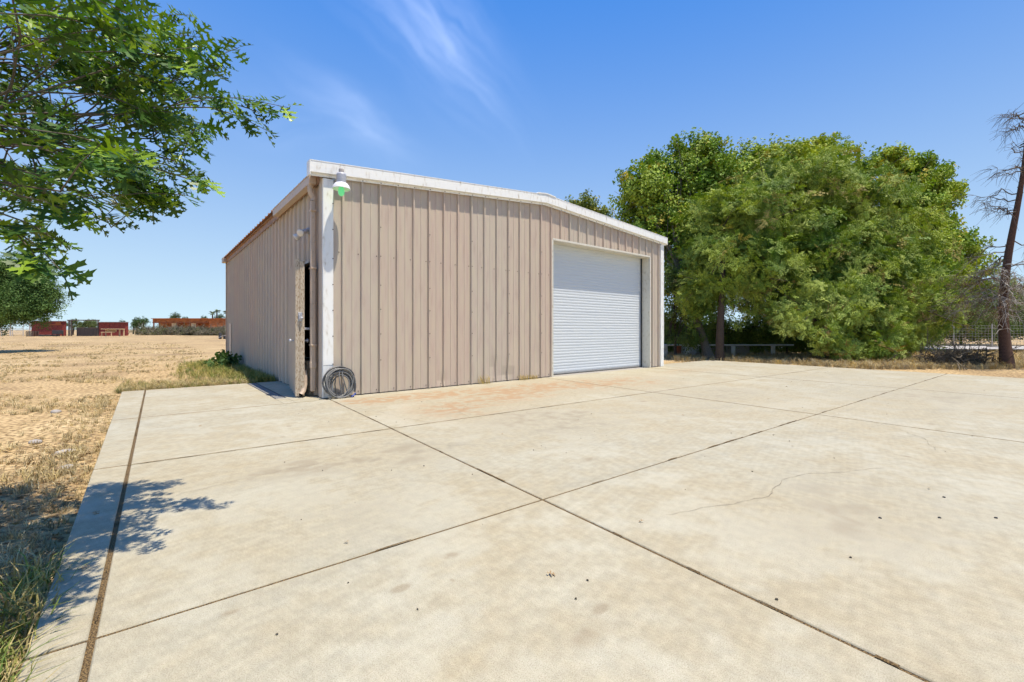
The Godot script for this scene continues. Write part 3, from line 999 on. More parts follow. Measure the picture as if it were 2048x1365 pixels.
	for k in 3:
		m = MB.new()
		var x := -0.05 + k * 0.045
		m.tube([Vector3(x + 0.03, 0.46, 0.02), Vector3(x, 0.36, 0.06), Vector3(x - 0.02 + k * 0.03, 0.22, 0.07), Vector3(x + 0.04 * k, 0.08, 0.06), Vector3(x + 0.03, 0.014, 0.05)], [0.0105], 8)
		part("strand", m, M.hose if k else M.hosedark, h)
	m = MB.new()
	m.tube([Vector3(0.235, 0.21, 0.07), Vector3(0.235, 0.16, 0.08), Vector3(0.225, 0.08, 0.09)], [0.021, 0.018, 0.014], 10)
	part("nozzle", m, M.hosedark, h)
	m = MB.new()
	m.tube([Vector3(0.24, 0.06, 0.09), Vector3(0.2, 0.02, 0.1), Vector3(0.16, 0.016, 0.11)], [0.013], 8)
	part("connector", m, M.blue, h)
	# stakes and a broken downspout elbow in the side doorway
	for i in 3:
		m = MB.new()
		m.cbox(Transform3D(Basis(Vector3.BACK, 0.05 * i), Vector3(0, 0.28, 0)), Vector3(0.035, 0.55, 0.03), 0.004)
		solo("wooden_stake", "short pale wooden stake standing in the side doorway", "stake", m, M.board, Vector3(-0.06 - 0.012 * i, 0.0, -0.44 - i * 0.07), 0.2 * i, "stakes in the side doorway")
	m = MB.new()
	m.tube([Vector3(0.02, 0.42, -0.02), Vector3(-0.01, 0.32, 0.0), Vector3(-0.01, 0.2, 0.0), Vector3(-0.05, 0.1, 0.01), Vector3(-0.11, 0.045, 0.02)], [0.012, 0.042, 0.045, 0.045, 0.045], 4)
	solo("downspout_elbow", "broken tan downspout elbow lying against the side door frame", "pipe", m, M.tan, Vector3(-0.16, 0.0, -0.32), 0.5)


# ---------------------------------------------------------------- far things across the field
func far_field() -> void:
	var turn := -atan2(FWD.x, -FWD.z)
	# red open-bay shed
	var s := thing("red_shed", "low red shed with an open middle bay across the dry field", "shed", at(-75.4, 77.0), turn)
	for w in [[-8.4, -2.9, 2.52], [3.4, 8.0, 2.35]]:
		var n := int((w[1] - w[0]) / 0.9)
		for k in n:
			var m := MB.new()
			var x0: float = lerpf(w[0], w[1], k / float(n))
			var x1: float = lerpf(w[0], w[1], (k + 1) / float(n)) - 0.03
			m.box(Vector3(x0, -0.1, -0.04), Vector3(x1, w[2], 0.0), 0.01)
			part("wall_sheet", m, M.redwall, s)
		var m2 := MB.new()
		m2.box(Vector3(w[0], -0.1, -0.6), Vector3(w[0] + 0.1, w[2], -0.05))
		m2.box(Vector3(w[1] - 0.1, -0.1, -0.6), Vector3(w[1], w[2], -0.05))
		m2.box(Vector3(w[0] + 0.11, -0.1, -0.6), Vector3(w[1] - 0.11, w[2], -0.55))
		part("side_wall", m2, M.redwall, s)
		var rf := MB.new()
		rf.box(Vector3(w[0] - 0.15, w[2] + 0.01, -0.8), Vector3(w[1] + 0.15, w[2] + 0.09, 0.25))
		part("roof", rf, M.galv, s)
	var hw := MB.new()
	hw.box(Vector3(-6.6, 1.85, 0.01), Vector3(-3.1, 2.05, 0.04))
	hw.box(Vector3(-4.1, 1.95, 0.042), Vector3(-3.2, 2.4, 0.06))
	part("hatch", hw, M.orange_dark, s)
	var bm := MB.new()
	bm.box(Vector3(-2.2, 2.64, -0.3), Vector3(3.3, 2.8, 0.0))
	part("header_beam", bm, M.boarding, s)
	for x in [-1.9, -1.5, 3.2]:
		var m := MB.new()
		m.box(Vector3(x - 0.09, -0.1, -0.15), Vector3(x + 0.09, 2.635, 0.0))
		part("post", m, M.boarding, s)
	var bw := MB.new()
	for k in 6: bw.box(Vector3(-1.0 + k * 0.73, -0.1, -0.6), Vector3(-0.3 + k * 0.73, 1.42 + 0.06 * (k % 2), -0.5))
	part("back_boarding", bw, M.boarding, s)
	# pipe corral beside it
	for k in 3:
		var f := thing("corral_panel", ["weathered pipe corral panel, third from the red shed", "weathered pipe corral panel, second from the red shed", "weathered pipe corral panel standing next to the red shed"][k], "fence", at(-91.0 + k * 3.65, 74.0), turn, "corral panels beside the red shed")
		for y in [0.35, 0.65, 0.95, 1.25, 1.55]:
			var m := MB.new()
			m.tube([Vector3(-1.78, y, 0), Vector3(1.78, y, 0)], [0.035], 6)
			part("rail", m, M.pipe, f)
		for x in [-1.8, 0.0, 1.8]:
			var m := MB.new()
			m.tube([Vector3(x, -0.1, 0), Vector3(x, 1.62 if x == 0.0 else 2.2, 0)], [0.045], 6)
			part("post", m, M.pipe, f)
	var cn := thing("shade_canopy", "thin flat shade roof on posts behind the pipe corral", "canopy", at(-93.0, 80.0), turn)
	var cm := MB.new()
	cm.box(Vector3(-6, 2.15, -3), Vector3(6, 2.3, 0))
	part("roof", cm, M.galv, cn)
	for x in [-5.5, -1.5, 2.0, 5.5]:
		cm = MB.new()
		cm.box(Vector3(x - 0.07, -0.1, -0.2), Vector3(x + 0.07, 2.149, -0.06))
		part("post", cm, M.pipe, cn)
	# clutter before the shed
	var pl := thing("pallet_stack", "stack of dark weathered pallets by the red shed", "pallets", at(-80.9, 74.5), turn)
	for k in 6:
		var m := MB.new()
		for j in 6: m.box(Vector3(-0.6 + j * 0.22, k * 0.15 + 0.09 - 0.05, -0.5), Vector3(-0.46 + j * 0.22, k * 0.15 + 0.115 - 0.05, 0.5))
		for z in [-0.45, 0.0, 0.4]: m.box(Vector3(-0.6, k * 0.15 - 0.05, z), Vector3(0.64, k * 0.15 + 0.089 - 0.05, z + 0.09))
		part("pallet", m, M.twig, pl)
	for k in 3:
		var m := MB.new()
		m.lathe([Vector2(0.2, 0), Vector2(0.36, 0.0), Vector2(0.42, 0.06), Vector2(0.42, 0.2), Vector2(0.36, 0.26), Vector2(0.2, 0.26), Vector2(0.18, 0.2), Vector2(0.18, 0.06), Vector2(0.2, 0)], 18)
		solo("old_tyre", "black old tyre lying before the red shed", "tyre", m, M.dark, at(-78.2 + 0.9 * k, 73.5 + 0.3 * k, -0.03), 0.0, "old tyres before the red shed")
	var bx := thing("dark_crate", "dark open crate on legs before the red shed", "crate", at(-76.3, 74.2, -0.03), turn)
	var b1 := MB.new()
	b1.box(Vector3(-0.6, 0.35, -0.4), Vector3(0.6, 1.0, 0.4), 0.03)
	part("box", b1, M.iron, bx)
	for x in [-0.5, 0.5]:
		for z in [-0.33, 0.33]:
			b1 = MB.new()
			b1.box(Vector3(x - 0.05, 0, z - 0.05), Vector3(x + 0.05, 0.349, z + 0.05))
			part("leg", b1, M.iron, bx)
	var wb := thing("plywood_bench", "pale plywood workbench with side table before the red shed", "bench", at(-66.4, 73.5, -0.03), turn)
	for q in [["top", Vector3(-1.6, 1.15, -0.5), Vector3(1.6, 1.25, 0.5)], ["table", Vector3(-1.5, 0.62, -0.2), Vector3(0.2, 0.72, 0.6)], ["front", Vector3(-1.48, 0.74, -0.49), Vector3(0.18, 1.13, -0.44)], ["leg", Vector3(-1.5, 0, 0.4), Vector3(-1.38, 0.619, 0.5)], ["leg", Vector3(0.08, 0, 0.4), Vector3(0.2, 0.619, 0.5)], ["leg", Vector3(0.7, 0, -0.45), Vector3(0.84, 1.149, -0.3)], ["leg", Vector3(1.4, 0, -0.45), Vector3(1.54, 1.149, -0.3)], ["leg", Vector3(-1.58, 0, -0.45), Vector3(-1.49, 1.149, -0.3)]]:
		var m := MB.new()
		m.box(q[1], q[2], 0.01)
		part(q[0], m, M.plywood, wb)
	# long orange building
	var ob := thing("orange_building", "long rusty orange metal building behind the brush", "building", at(-66.0, 104.0), turn)
	for k in 9:
		var m := MB.new()
		var x0 := -8.6 + k * 4.4
		if k == 0: continue
		m.box(Vector3(x0 - 1.2, -0.1, -0.12), Vector3(x0 + 3.17, 3.62, 0.0), 0.02)
		part("wall_sheet", m, M.orange, ob)
	var m3 := MB.new()
	m3.box(Vector3(-18.5, -0.1, -6.0), Vector3(26.0, 3.55, -1.6))
	part("rear_wall", m3, M.orange, ob)
	m3 = MB.new()
	m3.box(Vector3(-18.9, 3.63, -6.3), Vector3(26.2, 3.75, 0.2))
	part("roof", m3, M.orange, ob)
	m3 = MB.new()
	m3.box(Vector3(-18.7, 2.62, -0.3), Vector3(-5.5, 2.78, 0.05))
	part("lean_to_beam", m3, M.orange_dark, ob)
	m3 = MB.new()
	m3.box(Vector3(-18.7, 2.79, -0.25), Vector3(-5.5, 3.62, -0.1))
	part("fascia", m3, M.orange, ob)
	for x in [-18.6, -14.2, -13.0, -9.6, -8.4]:
		m3 = MB.new()
		m3.box(Vector3(x, -0.1, -0.3), Vector3(x + (1.0 if x == -14.2 or x == -9.6 else 0.2), 2.619, -0.1))
		part("post", m3, M.plywood if x == -14.2 or x == -9.6 else M.orange_dark, ob)
	# small trough far out by the building line, white tarpaulin heap
	var tr := thing("feed_trough", "small tilted metal trough out in the dry field", "trough", at(-34.2, 52.6, -0.02), turn)
	var tm := MB.new()
	tm.cbox(Transform3D(Basis(Vector3.BACK, 0.35), Vector3(0.0, 0.35, 0)), Vector3(1.3, 0.06, 0.5), 0.01)
	part("pan", tm, M.galv, tr)
	tm = MB.new()
	tm.box(Vector3(-0.62, -0.05, -0.2), Vector3(-0.5, 0.72, 0.2), 0.01)
	part("end", tm, M.iron, tr)
	tm = MB.new()
	tm.box(Vector3(-0.1, -0.05, -0.18), Vector3(0.0, 0.31, 0.18), 0.01)
	part("leg", tm, M.iron, tr)
	var heap := MB.new()
	heap.lathe([Vector2(1.9, -0.1), Vector2(1.6, 0.6), Vector2(1.1, 1.15), Vector2(0.4, 1.45), Vector2(0, 1.5)], 9)
	solo("tarpaulin_heap", "white tarpaulin heap at the foot of the orange building", "tarpaulin", heap, M.white, at(-58.5, 91.0, 0))
	# brush pile: a bank of tangled cut branches
	var br := thing("brush_pile", "long grey bank of cut brush before the orange building", "brush pile")
	var rr := RandomNumberGenerator.new()
	rr.seed = 21
	var xs := []
	var cs := PackedColorArray()
	for k in 2600:
		var a := rr.randf()
		var p := at(lerpf(-73.5, -50.0, a), 88.0 + rr.randfn() * 1.3, 0.0)
		var h := (0.95 + 0.25 * sin(a * 31.0) + 0.15 * sin(a * 77.0)) * sqrt(rr.randf())
		p.y = h
		xs.append(Transform3D(Basis.from_euler(Vector3(rr.randf() * TAU, rr.randf() * TAU, rr.randf() * TAU)).scaled(Vector3.ONE * rr.randf_range(0.6, 1.2)), p))
		var q := rr.randf_range(0.12, 0.34)
		cs.append(Color(q, q * 0.9, q * 0.72) if rr.randf() < 0.8 else Color(0.13, 0.16, 0.05))
	many("brush", sprig_twigs(), M.straw, br, xs, cs)
	# distant trees and palms
	rr.seed = 33
	for d in [[-121.5, 160.0, 7.6, 5.0], [-117.5, 160.0, 7.4, 4.6], [-115.0, 165.0, 7.2, 4.0], [-110.0, 162.0, 7.2, 4.5], [-106.5, 160.0, 7.4, 4.0]]:
		simple_tree("distant_tree", "distant green tree rising over the orange building roof", at(d[0], d[1]), d[2], d[3], rr, Color(0.1, 0.14, 0.06), "distant trees over the orange building")
	for d in [[-93.5, 112.0, 4.4, 3.6], [-97.0, 114.0, 3.9, 3.2], [-99.5, 116.0, 3.8, 3.4]]:
		simple_tree("distant_tree", "small green tree between the red shed and orange building", at(d[0], d[1]), d[2], d[3], rr, Color(0.09, 0.15, 0.05), "trees between the shed and the orange building")
	for d in [[-94.5, 95.0, 3.4, 3.2], [-90.0, 94.0, 3.3, 3.4], [-93.0, 98.0, 3.2, 3.0]]:
		simple_tree("distant_tree", "grey green tree seen through the open bay of the red shed", at(d[0], d[1]), d[2], d[3], rr, Color(0.16, 0.2, 0.08), "trees seen through the shed bay")
	for k in 7:
		simple_tree("distant_tree", "small distant tree far beyond the pipe corral", at(-290.0 + k * 9.0 + rr.randf() * 3.0, 240.0 + rr.randf() * 20.0), rr.randf_range(4.5, 7.0), rr.randf_range(4.0, 7.0), rr, Color(0.12, 0.19, 0.06), "hazy trees beyond the corral")
	for d in [[-100.3, 150.0, 7.3], [-98.4, 152.0, 6.8], [-104.5, 154.0, 6.8]]:
		var pt := thing("palm_tree", "distant fan palm rising over the orange building roof", "palm tree", at(d[0] * 1.0, d[1]), 0.0, "distant palms over the orange building")
		var m := MB.new()
		m.tube([Vector3(0, -0.1, 0), Vector3(0.1, d[2] * 0.5, 0), Vector3(0.05, d[2], 0)], [0.3, 0.22, 0.2], 7)
		part("trunk", m, M.bark_dark, pt)
		for j in 16:
			m = MB.new()
			var a := TAU * j / 16.0 + rr.randf() * 0.3
			var up := rr.randf_range(-0.5, 1.0)
			var dir := Vector3(cos(a), up, sin(a)).normalized()
			var o := Vector3(0.05, d[2], 0)
			var sd := dir.cross(Vector3.UP).normalized() * 0.35
			m.tri(o, o + dir * 0.8 + sd, o + dir * 1.5 - Vector3(0, 0.25, 0))
			m.tri(o, o + dir * 1.5 - Vector3(0, 0.25, 0), o + dir * 0.8 - sd)
			part("frond", m, mat(lin(0.09, 0.13, 0.05), 0.7), pt)


func simple_tree(called: String, label: String, where: Vector3, h: float, w: float, rr: RandomNumberGenerator, c: Color, group: String) -> void:
	var t := thing(called, label, "tree", where, 0.0, group)
	var m := MB.new()
	m.tube([Vector3(0, -0.2, 0), Vector3(0.1, h * 0.35, 0), Vector3(0, h * 0.75, 0)], [w * 0.06, w * 0.045, 0.03], 6)
	part("trunk", m, M.bark_dark, t)
	var xs := []
	var cs := PackedColorArray()
	var lob := []
	for k in 5: lob.append([Vector3(rr.randfn() * w * 0.22, h * rr.randf_range(0.45, 0.82), rr.randfn() * w * 0.22), w * rr.randf_range(0.2, 0.34)])
	for k in 260:
		var l = lob[k % 5]
		var d := Vector3(rr.randfn(), rr.randfn() * 0.8, rr.randfn()).normalized()
		xs.append(Transform3D(Basis.from_euler(Vector3(rr.randf() * TAU, rr.randf() * TAU, 0)).scaled(Vector3.ONE * w * 0.28), l[0] + d * l[1] * pow(rr.randf(), 0.4)))
		var q := rr.randf_range(0.7, 1.3)
		cs.append(Color(c.r * q, c.g * q, c.b * q))
	many("crown", broad, M.leaf, t, xs, cs)


# ---------------------------------------------------------------- leaf shapes
var broad: ArrayMesh
var pinnate: ArrayMesh
var small: ArrayMesh

func sprig_twigs() -> ArrayMesh:
	var r := RandomNumberGenerator.new()
	r.seed = 3
	var m := MB.new()
	for k in 9:
		var a := Vector3(r.randfn(), r.randfn() * 0.5, r.randfn()) * 0.25
		var b := a + Vector3(r.randfn(), r.randfn() * 0.6, r.randfn()) * 0.45
		m.tube([a, a.lerp(b, 0.5) + Vector3(r.randfn(), r.randfn(), r.randfn()) * 0.05, b], [0.03, 0.022, 0.008], 3, false)
	return m.done()

# twig with leaves; n leaves of length l, breadth w along a stem of length s
func sprig_broad(n: int, l: float, w: float, s: float, sd: int) -> ArrayMesh:
	var r := RandomNumberGenerator.new()
	r.seed = sd
	var m := MB.new()
	for k in n:
		var t := (k + 0.5) / n
		var o := Vector3(r.randfn() * 0.12 * s, (t - 0.4) * s, r.randfn() * 0.12 * s)
		var a := k * 2.4 + r.randf() * 0.6
		var d := Vector3(cos(a), r.randf_range(-0.5, 0.5), sin(a)).normalized()
		var sdv := d.cross(Vector3(r.randfn() * 0.5, 1, r.randfn() * 0.5)).normalized() * w * 0.5
		var up := sdv.cross(d).normalized() * l * 0.12
		var q := r.randf_range(0.75, 1.2)
		var e := o + d * l * 0.25
		var tip := e + d * l * q - up * r.randf_range(0.5, 2.0)
		var mid := e + d * l * 0.42 * q
		m.tri(e, mid + sdv + up, tip)
		m.tri(e, tip, mid - sdv + up)
	return m.done()

# compound leaves: rows of small leaflets on drooping stalks
func sprig_pinnate(stalks: int, pairs: int, l: float, sd: int) -> ArrayMesh:
	var r := RandomNumberGenerator.new()
	r.seed = sd
	var m := MB.new()
	for k in stalks:
		var a := k * 2.4 + r.randf()
		var d := Vector3(cos(a), r.randf_range(-0.15, 0.5), sin(a)).normalized()
		var o := Vector3(r.randfn(), r.randfn(), r.randfn()) * 0.05
		var s := d.cross(Vector3.UP).normalized()
		for i in pairs:
			var t := (i + 1.0) / pairs
			var p := o + d * l * t - Vector3(0, 0.2 * l * t * t, 0)
			for q in [-1.0, 1.0]:
				var e: Vector3 = (s * q + d * 0.35 + Vector3(0, r.randf_range(-0.6, 0.25), 0)).normalized() * l * 0.3
				var b := d * l * 0.075
				m.tri(p, p + e * 0.5 + b, p + e)
				m.tri(p, p + e, p + e * 0.5 - b)
	return m.done()


# ---------------------------------------------------------------- trees
# lobes: side, height, ahead, radii; all measured from the tripod spot, then taken to the tree's own base
func tree(called: String, label: String, category: String, base: Vector3, lean: Vector3, trunk_r: float, trunk_h: float, bark: Material, lobes: Array, mesh: ArrayMesh, count: int, size: Vector2, cols: Array, gap: float, sd: int, group := "") -> Node3D:
	var r := RandomNumberGenerator.new()
	r.seed = sd
	var t := thing(called, label, category, base, 0.0, group)
	var top := Vector3(0, trunk_h, 0) + lean
	var m := MB.new()
	var pts := []
	var rad := []
	for k in 9:
		var u := k / 8.0
		pts.append(Vector3(0, -0.15, 0).lerp(top, u) + Vector3(sin(u * 5.0 + sd), 0, cos(u * 4.0 + sd)) * 0.05 * trunk_h * 0.3 * u)
		rad.append(trunk_r * (1.0 - 0.5 * u) * (1.35 if k == 0 else 1.0))
	m.tube(pts, rad, 10)
	part("trunk", m, bark, t)
	var vol := 0.0
	var L := []
	for l in lobes:
		var c := at(l[0], l[2], l[1]) - base
		L.append([c, Vector3(l[3], l[4], l[5])])
		vol += l[3] * l[4]
		var lm := MB.new()
		var from: Vector3 = pts[8].lerp(pts[4], r.randf() * 0.8)
		var midp := from.lerp(c, 0.5) + Vector3(r.randfn() * 0.2, 0.35, r.randfn() * 0.2)
		var lp := []
		var lr := []
		var thick := trunk_r * 0.42
		for k in 7:
			var u := k / 6.0
			lp.append(from.lerp(midp, u).lerp(midp.lerp(c, u), u))
			lr.append(lerpf(thick, 0.015, u))
		lm.tube(lp, lr, 6)
		for k in 7:
			var d := Vector3(r.randfn() * l[3], r.randfn() * l[4] * 0.8, r.randfn() * l[5]) * 0.62
			var o: Vector3 = lp[3 + k % 4]
			lm.tube([o, o.lerp(c + d, 0.5) + Vector3(0, 0.1, 0), c + d], [0.028, 0.016, 0.006], 4, false)
		part("limb", lm, bark, t)
	var gn := noise(0.75, sd, 2)
	var xs := []
	var cs := PackedColorArray()
	for l in L:
		var n := int(count * l[1].x * l[1].y / vol)
		var k := 0
		while k < n:
			var d := Vector3(r.randfn(), r.randfn(), r.randfn()).normalized()
			var q := pow(r.randf(), 0.42) * (1.0 + 0.06 * r.randfn()) * (1.0 + 0.75 * gn.get_noise_3dv(d * 1.9 + l[0] * 3.0))
			var p: Vector3 = l[0] + d * l[1] * q
			k += 1
			var w := p + base
			if w.y < 0.12: continue
			if gn.get_noise_3dv(w * 1.4) < gap - 0.25 + 0.25 * (1.0 - q): continue
			var up: Vector3 = (d + Vector3(0, 0.35, 0) + Vector3(r.randfn(), r.randfn(), r.randfn()) * 0.75).normalized()
			var bs := Basis(Quaternion(Vector3.UP, up)) * Basis(Vector3.UP, r.randf() * TAU)
			xs.append(Transform3D(bs.scaled(Vector3.ONE * r.randf_range(size.x, size.y)), p))
			var a: Color = cols[0].lerp(cols[1], clampf(0.5 + 0.9 * gn.get_noise_3dv(w * 0.6 + Vector3(40, 0, 0)) + 0.22 * r.randfn(), 0, 1))
			if cols.size() > 2 and r.randf() < 0.05: a = cols[2]
			var s := r.randf_range(0.8, 1.2)
			cs.append(Color(a.r * s, a.g * s, a.b * s))
	many("crown", mesh, M.leaf, t, xs, cs)
	return t

func trees() -> void:
	broad = sprig_broad(14, 0.13, 0.12, 0.5, 4)
	small = sprig_broad(22, 0.075, 0.045, 0.45, 5)
	pinnate = sprig_pinnate(7, 5, 0.24, 6)
	var yel := Color(0.6, 0.5, 0.08)
	var cw := [Color(0.2, 0.34, 0.04), Color(0.45, 0.56, 0.08), yel]
	tree("cottonwood_tree", "broad leaved tree with pale leaning trunk beside the metal building", "tree", at(7.45, 16.6, 0), RGT * -0.75 + FWD * 1.6, 0.17, 4.2, M.bark_pale, [ [5.61, 6.75, 19.00, 1.07, 1.18, 1.13], [7.15, 8.0, 20.00, 1.24, 0.95, 1.19], [6.3, 8.5, 19.8, 0.4, 0.4, 0.4], [7.7, 9.25, 20.0, 0.45, 0.4, 0.4], [5.0, 7.6, 19.0, 0.4, 0.35, 0.4], [8.51, 8.86, 20.00, 1.13, 1.02, 1.07], [5.72, 5.13, 19.00, 1.07, 1.29, 1.18], [7.08, 5.90, 19.50, 1.32, 1.54, 1.43], [8.96, 7.38, 20.00, 1.36, 1.36, 1.36], [7.24, 3.98, 18.50, 0.94, 0.94, 0.94], [6.84, 2.48, 18.00, 0.71, 0.61, 0.66] ], broad, 5200, Vector2(0.75, 1.15), cw, 0.03, 101)
	tree("cottonwood_tree", "tallest yellow green broad leaved tree rising behind the locust", "tree", at(12.6, 21.5, 0), Vector3(0.2, 0, 0.1), 0.22, 6.5, M.bark_pale, [ [11.31, 8.5, 21.00, 1.43, 1.0, 1.25], [13.04, 9.1, 21.50, 1.34, 0.9, 1.16], [14.62, 9.4, 21.50, 0.9, 0.5, 0.8], [15.1, 9.95, 21.5, 0.75, 0.3, 0.4], [14.2, 9.75, 21.4, 0.5, 0.3, 0.4], [12.2, 9.55, 21.4, 0.45, 0.35, 0.4], [10.6, 9.2, 21.2, 0.5, 0.35, 0.4], [15.47, 9.08, 21.50, 1.22, 0.97, 1.09], [13.68, 8.41, 21.00, 1.66, 1.19, 1.43], [10.34, 7.08, 20.50, 1.39, 1.39, 1.39] ], broad, 4600, Vector2(0.75, 1.15), [Color(0.26, 0.38, 0.04), Color(0.58, 0.62, 0.07), yel], 0.02, 102)
	tree("cottonwood_tree", "broad leaved tree with ragged open crown behind the dead conifer side", "tree", at(19.0, 22.0, 0), RGT * 0.6, 0.2, 5.5, M.bark_pale, [ [18.32, 8.76, 22.00, 1.24, 1.00, 1.12], [19.31, 9.2, 22.00, 0.8, 0.5, 0.70], [18.9, 9.75, 22.0, 0.6, 0.28, 0.4], [20.7, 9.35, 22.0, 0.75, 0.28, 0.4], [22.0, 7.95, 22.0, 0.8, 0.3, 0.4], [21.5, 8.9, 22.0, 0.5, 0.25, 0.3], [20.43, 8.5, 22.00, 0.95, 0.75, 0.9], [21.05, 7.65, 22.00, 1.00, 0.87, 0.93], [19.81, 7.27, 22.00, 1.49, 1.12, 1.31], [20.33, 5.91, 21.50, 1.09, 0.97, 1.03], [20.81, 4.85, 21.00, 1.07, 1.07, 1.07], [21.29, 3.66, 21.00, 1.19, 1.07, 1.13], [19.15, 4.06, 20.50, 1.39, 1.39, 1.39] ], broad, 5600, Vector2(0.75, 1.15), [Color(0.24, 0.38, 0.04), Color(0.5, 0.58, 0.07), yel], 0.1, 103)
	var lc := [Color(0.14, 0.25, 0.04), Color(0.46, 0.54, 0.09), Color(0.42, 0.34, 0.1)]
	tree("locust_tree", "feathery locust tree with straight dark trunk at the pad corner", "tree", at(7.25, 15.4, 0), Vector3(0.1, 0, 0), 0.15, 3.6, M.bark_dark, [ [8.88, 4.97, 16.50, 1.49, 1.49, 1.49], [7.71, 3.22, 16.00, 1.27, 1.27, 1.27], [9.22, 2.84, 15.80, 1.43, 1.43, 1.43], [7.62, 4.70, 17.00, 1.15, 1.35, 1.25], [10.61, 6.20, 17.50, 1.58, 1.39, 1.48], [6.81, 2.32, 16.00, 0.63, 0.90, 0.77] ], pinnate, 6200, Vector2(0.8, 1.3), lc, 0.08, 104)
	tree("locust_tree", "large feathery locust tree overhanging the back edge of the pad", "tree", at(11.6, 16.3, 0), Vector3(0.2, 0, 0), 0.17, 4.0, M.bark_dark, [ [12.39, 6.20, 17.50, 1.58, 1.58, 1.58], [13.62, 5.55, 17.30, 1.57, 1.37, 1.47], [10.99, 4.00, 16.30, 1.48, 1.29, 1.38], [12.24, 3.22, 16.00, 1.63, 1.45, 1.54], [14.37, 4.09, 16.80, 1.52, 1.33, 1.43], [14.05, 2.32, 16.00, 1.45, 1.27, 1.36], [14.95, 1.95, 16.00, 1.27, 1.09, 1.18], [11.45, 1.74, 15.20, 1.38, 1.20, 1.29], [10.19, 4.09, 16.80, 1.14, 1.14, 1.14] ], pinnate, 8200, Vector2(0.8, 1.3), lc, 0.07, 105)
	tree("elm_bush", "low bright leafy bush spilling over the pad edge under the locusts", "bush", at(10.9, 14.9, 0), Vector3.ZERO, 0.07, 1.2, M.bark_dark, [[9.3, 1.5, 14.6, 0.9, 0.5, 0.6], [10.2, 0.9, 14.3, 0.8, 0.45, 0.5], [11.3, 1.7, 14.5, 1.1, 0.55, 0.6], [12.4, 1.1, 14.7, 0.9, 0.5, 0.6], [10.9, 0.45, 14.3, 0.9, 0.35, 0.5], [11.9, 0.5, 14.4, 0.7, 0.4, 0.5], [13.2, 1.8, 15.2, 1.0, 0.6, 0.6], [12.9, 0.6, 14.9, 0.6, 0.4, 0.5], [10.3, 2.3, 15.0, 1.0, 0.5, 0.6], [13.9, 1.0, 15.4, 0.7, 0.45, 0.5]], pinnate, 2900, Vector2(0.7, 1.1), [Color(0.24, 0.37, 0.06), Color(0.5, 0.58, 0.13), Color(0.4, 0.25, 0.1)], 0.02, 106)
	tree("sapling_tree", "thin dark sapling close beside the metal building corner", "tree", at(6.43, 17.4, 0), Vector3.ZERO, 0.05, 3.0, M.bark_dark, [ [6.35, 3.03, 17.50, 0.44, 0.69, 0.56], [6.89, 2.24, 17.50, 0.59, 0.79, 0.69], [6.45, 1.35, 17.50, 0.55, 0.59, 0.57], [7.36, 1.44, 17.30, 0.59, 0.68, 0.64], [6.94, 0.67, 17.00, 0.67, 0.35, 0.51], [6.11, 0.66, 17.20, 0.29, 0.35, 0.32] ], small, 900, Vector2(0.7, 1.1), [Color(0.14, 0.22, 0.05), Color(0.26, 0.34, 0.08)], -0.02, 107)
	tree("cottonwood_tree", "yellow green tree top showing above the metal building roof", "tree", at(4.4, 26.0, 0), Vector3.ZERO, 0.16, 6.5, M.bark_pale, [ [4.24, 8.11, 26.00, 1.00, 0.76, 0.88], [5.03, 7.52, 26.00, 0.76, 0.76, 0.76], [3.56, 8.11, 26.00, 0.41, 0.53, 0.47] ], broad, 700, Vector2(0.8, 1.2), [Color(0.16, 0.22, 0.03), Color(0.3, 0.34, 0.05), yel], -0.1, 108)
	tree("shade_tree", "round dense green tree standing alone in the dry field", "tree", at(-27.6, 22.0, 0), RGT * 1.6, 0.16, 2.2, M.bark_dark, [ [-25.24, 3.54, 22.00, 1.74, 1.05, 1.39], [-23.57, 2.75, 21.50, 1.02, 0.85, 0.94], [-26.23, 2.54, 22.00, 1.74, 1.12, 1.43], [-23.61, 2.12, 21.00, 1.31, 0.67, 0.99], [-22.96, 2.63, 21.50, 0.54, 0.61, 0.57] ], small, 9000, Vector2(0.8, 1.3), [Color(0.09, 0.18, 0.045), Color(0.19, 0.29, 0.08)], -0.14, 109)
	tree("roadside_shrub", "green shrubs growing along the far side of the gravel road", "bush", at(31.0, 30.5, 0), Vector3.ZERO, 0.1, 1.5, M.bark_dark, [ [29.39, 1.73, 30.00, 2.38, 1.19, 1.78], [31.76, 1.39, 30.00, 2.04, 1.02, 1.53], [35.63, 1.75, 31.00, 2.10, 1.40, 1.75], [36.06, 2.92, 33.00, 2.99, 1.49, 2.24], [25.53, 1.37, 28.00, 1.58, 1.27, 1.43] ], small, 6500, Vector2(1.1, 1.9), [Color(0.12, 0.19, 0.04), Color(0.26, 0.33, 0.07)], -0.12, 110)
	for q in [[9.4, 19.2, 2.4, 1.5], [12.2, 19.6, 2.6, 1.7], [14.8, 20.0, 2.6, 1.6], [17.2, 20.5, 2.4, 1.4], [7.6, 20.5, 1.6, 1.2]]:
		var lob := []
		for k in 4: lob.append([q[0] + (k - 1.5) * q[2] * 0.35, 0.55 + 0.25 * q[3] * (k % 2), q[1] + 0.2 * (k % 3), q[2] * 0.4, q[3] * 0.62, 0.8])
		tree("understory_bush", "low green bush growing under the locust trees", "bush", at(q[0], q[1], 0), Vector3.ZERO, 0.05, 0.9, M.bark_dark, lob, small, 1100, Vector2(0.8, 1.4), [Color(0.16, 0.26, 0.05), Color(0.34, 0.42, 0.09)], -0.14, 120 + int(q[0]), "bushes under the locust trees")
	# dead conifer
	var r := RandomNumberGenerator.new()
	r.seed = 55
	var base := at(13.92, 12.4, 0)
	var t := thing("dead_conifer", "dying conifer with reddish trunk and bare drooping grey branches", "tree", base)
	var m := MB.new()
	var tp := []
	var tr := []
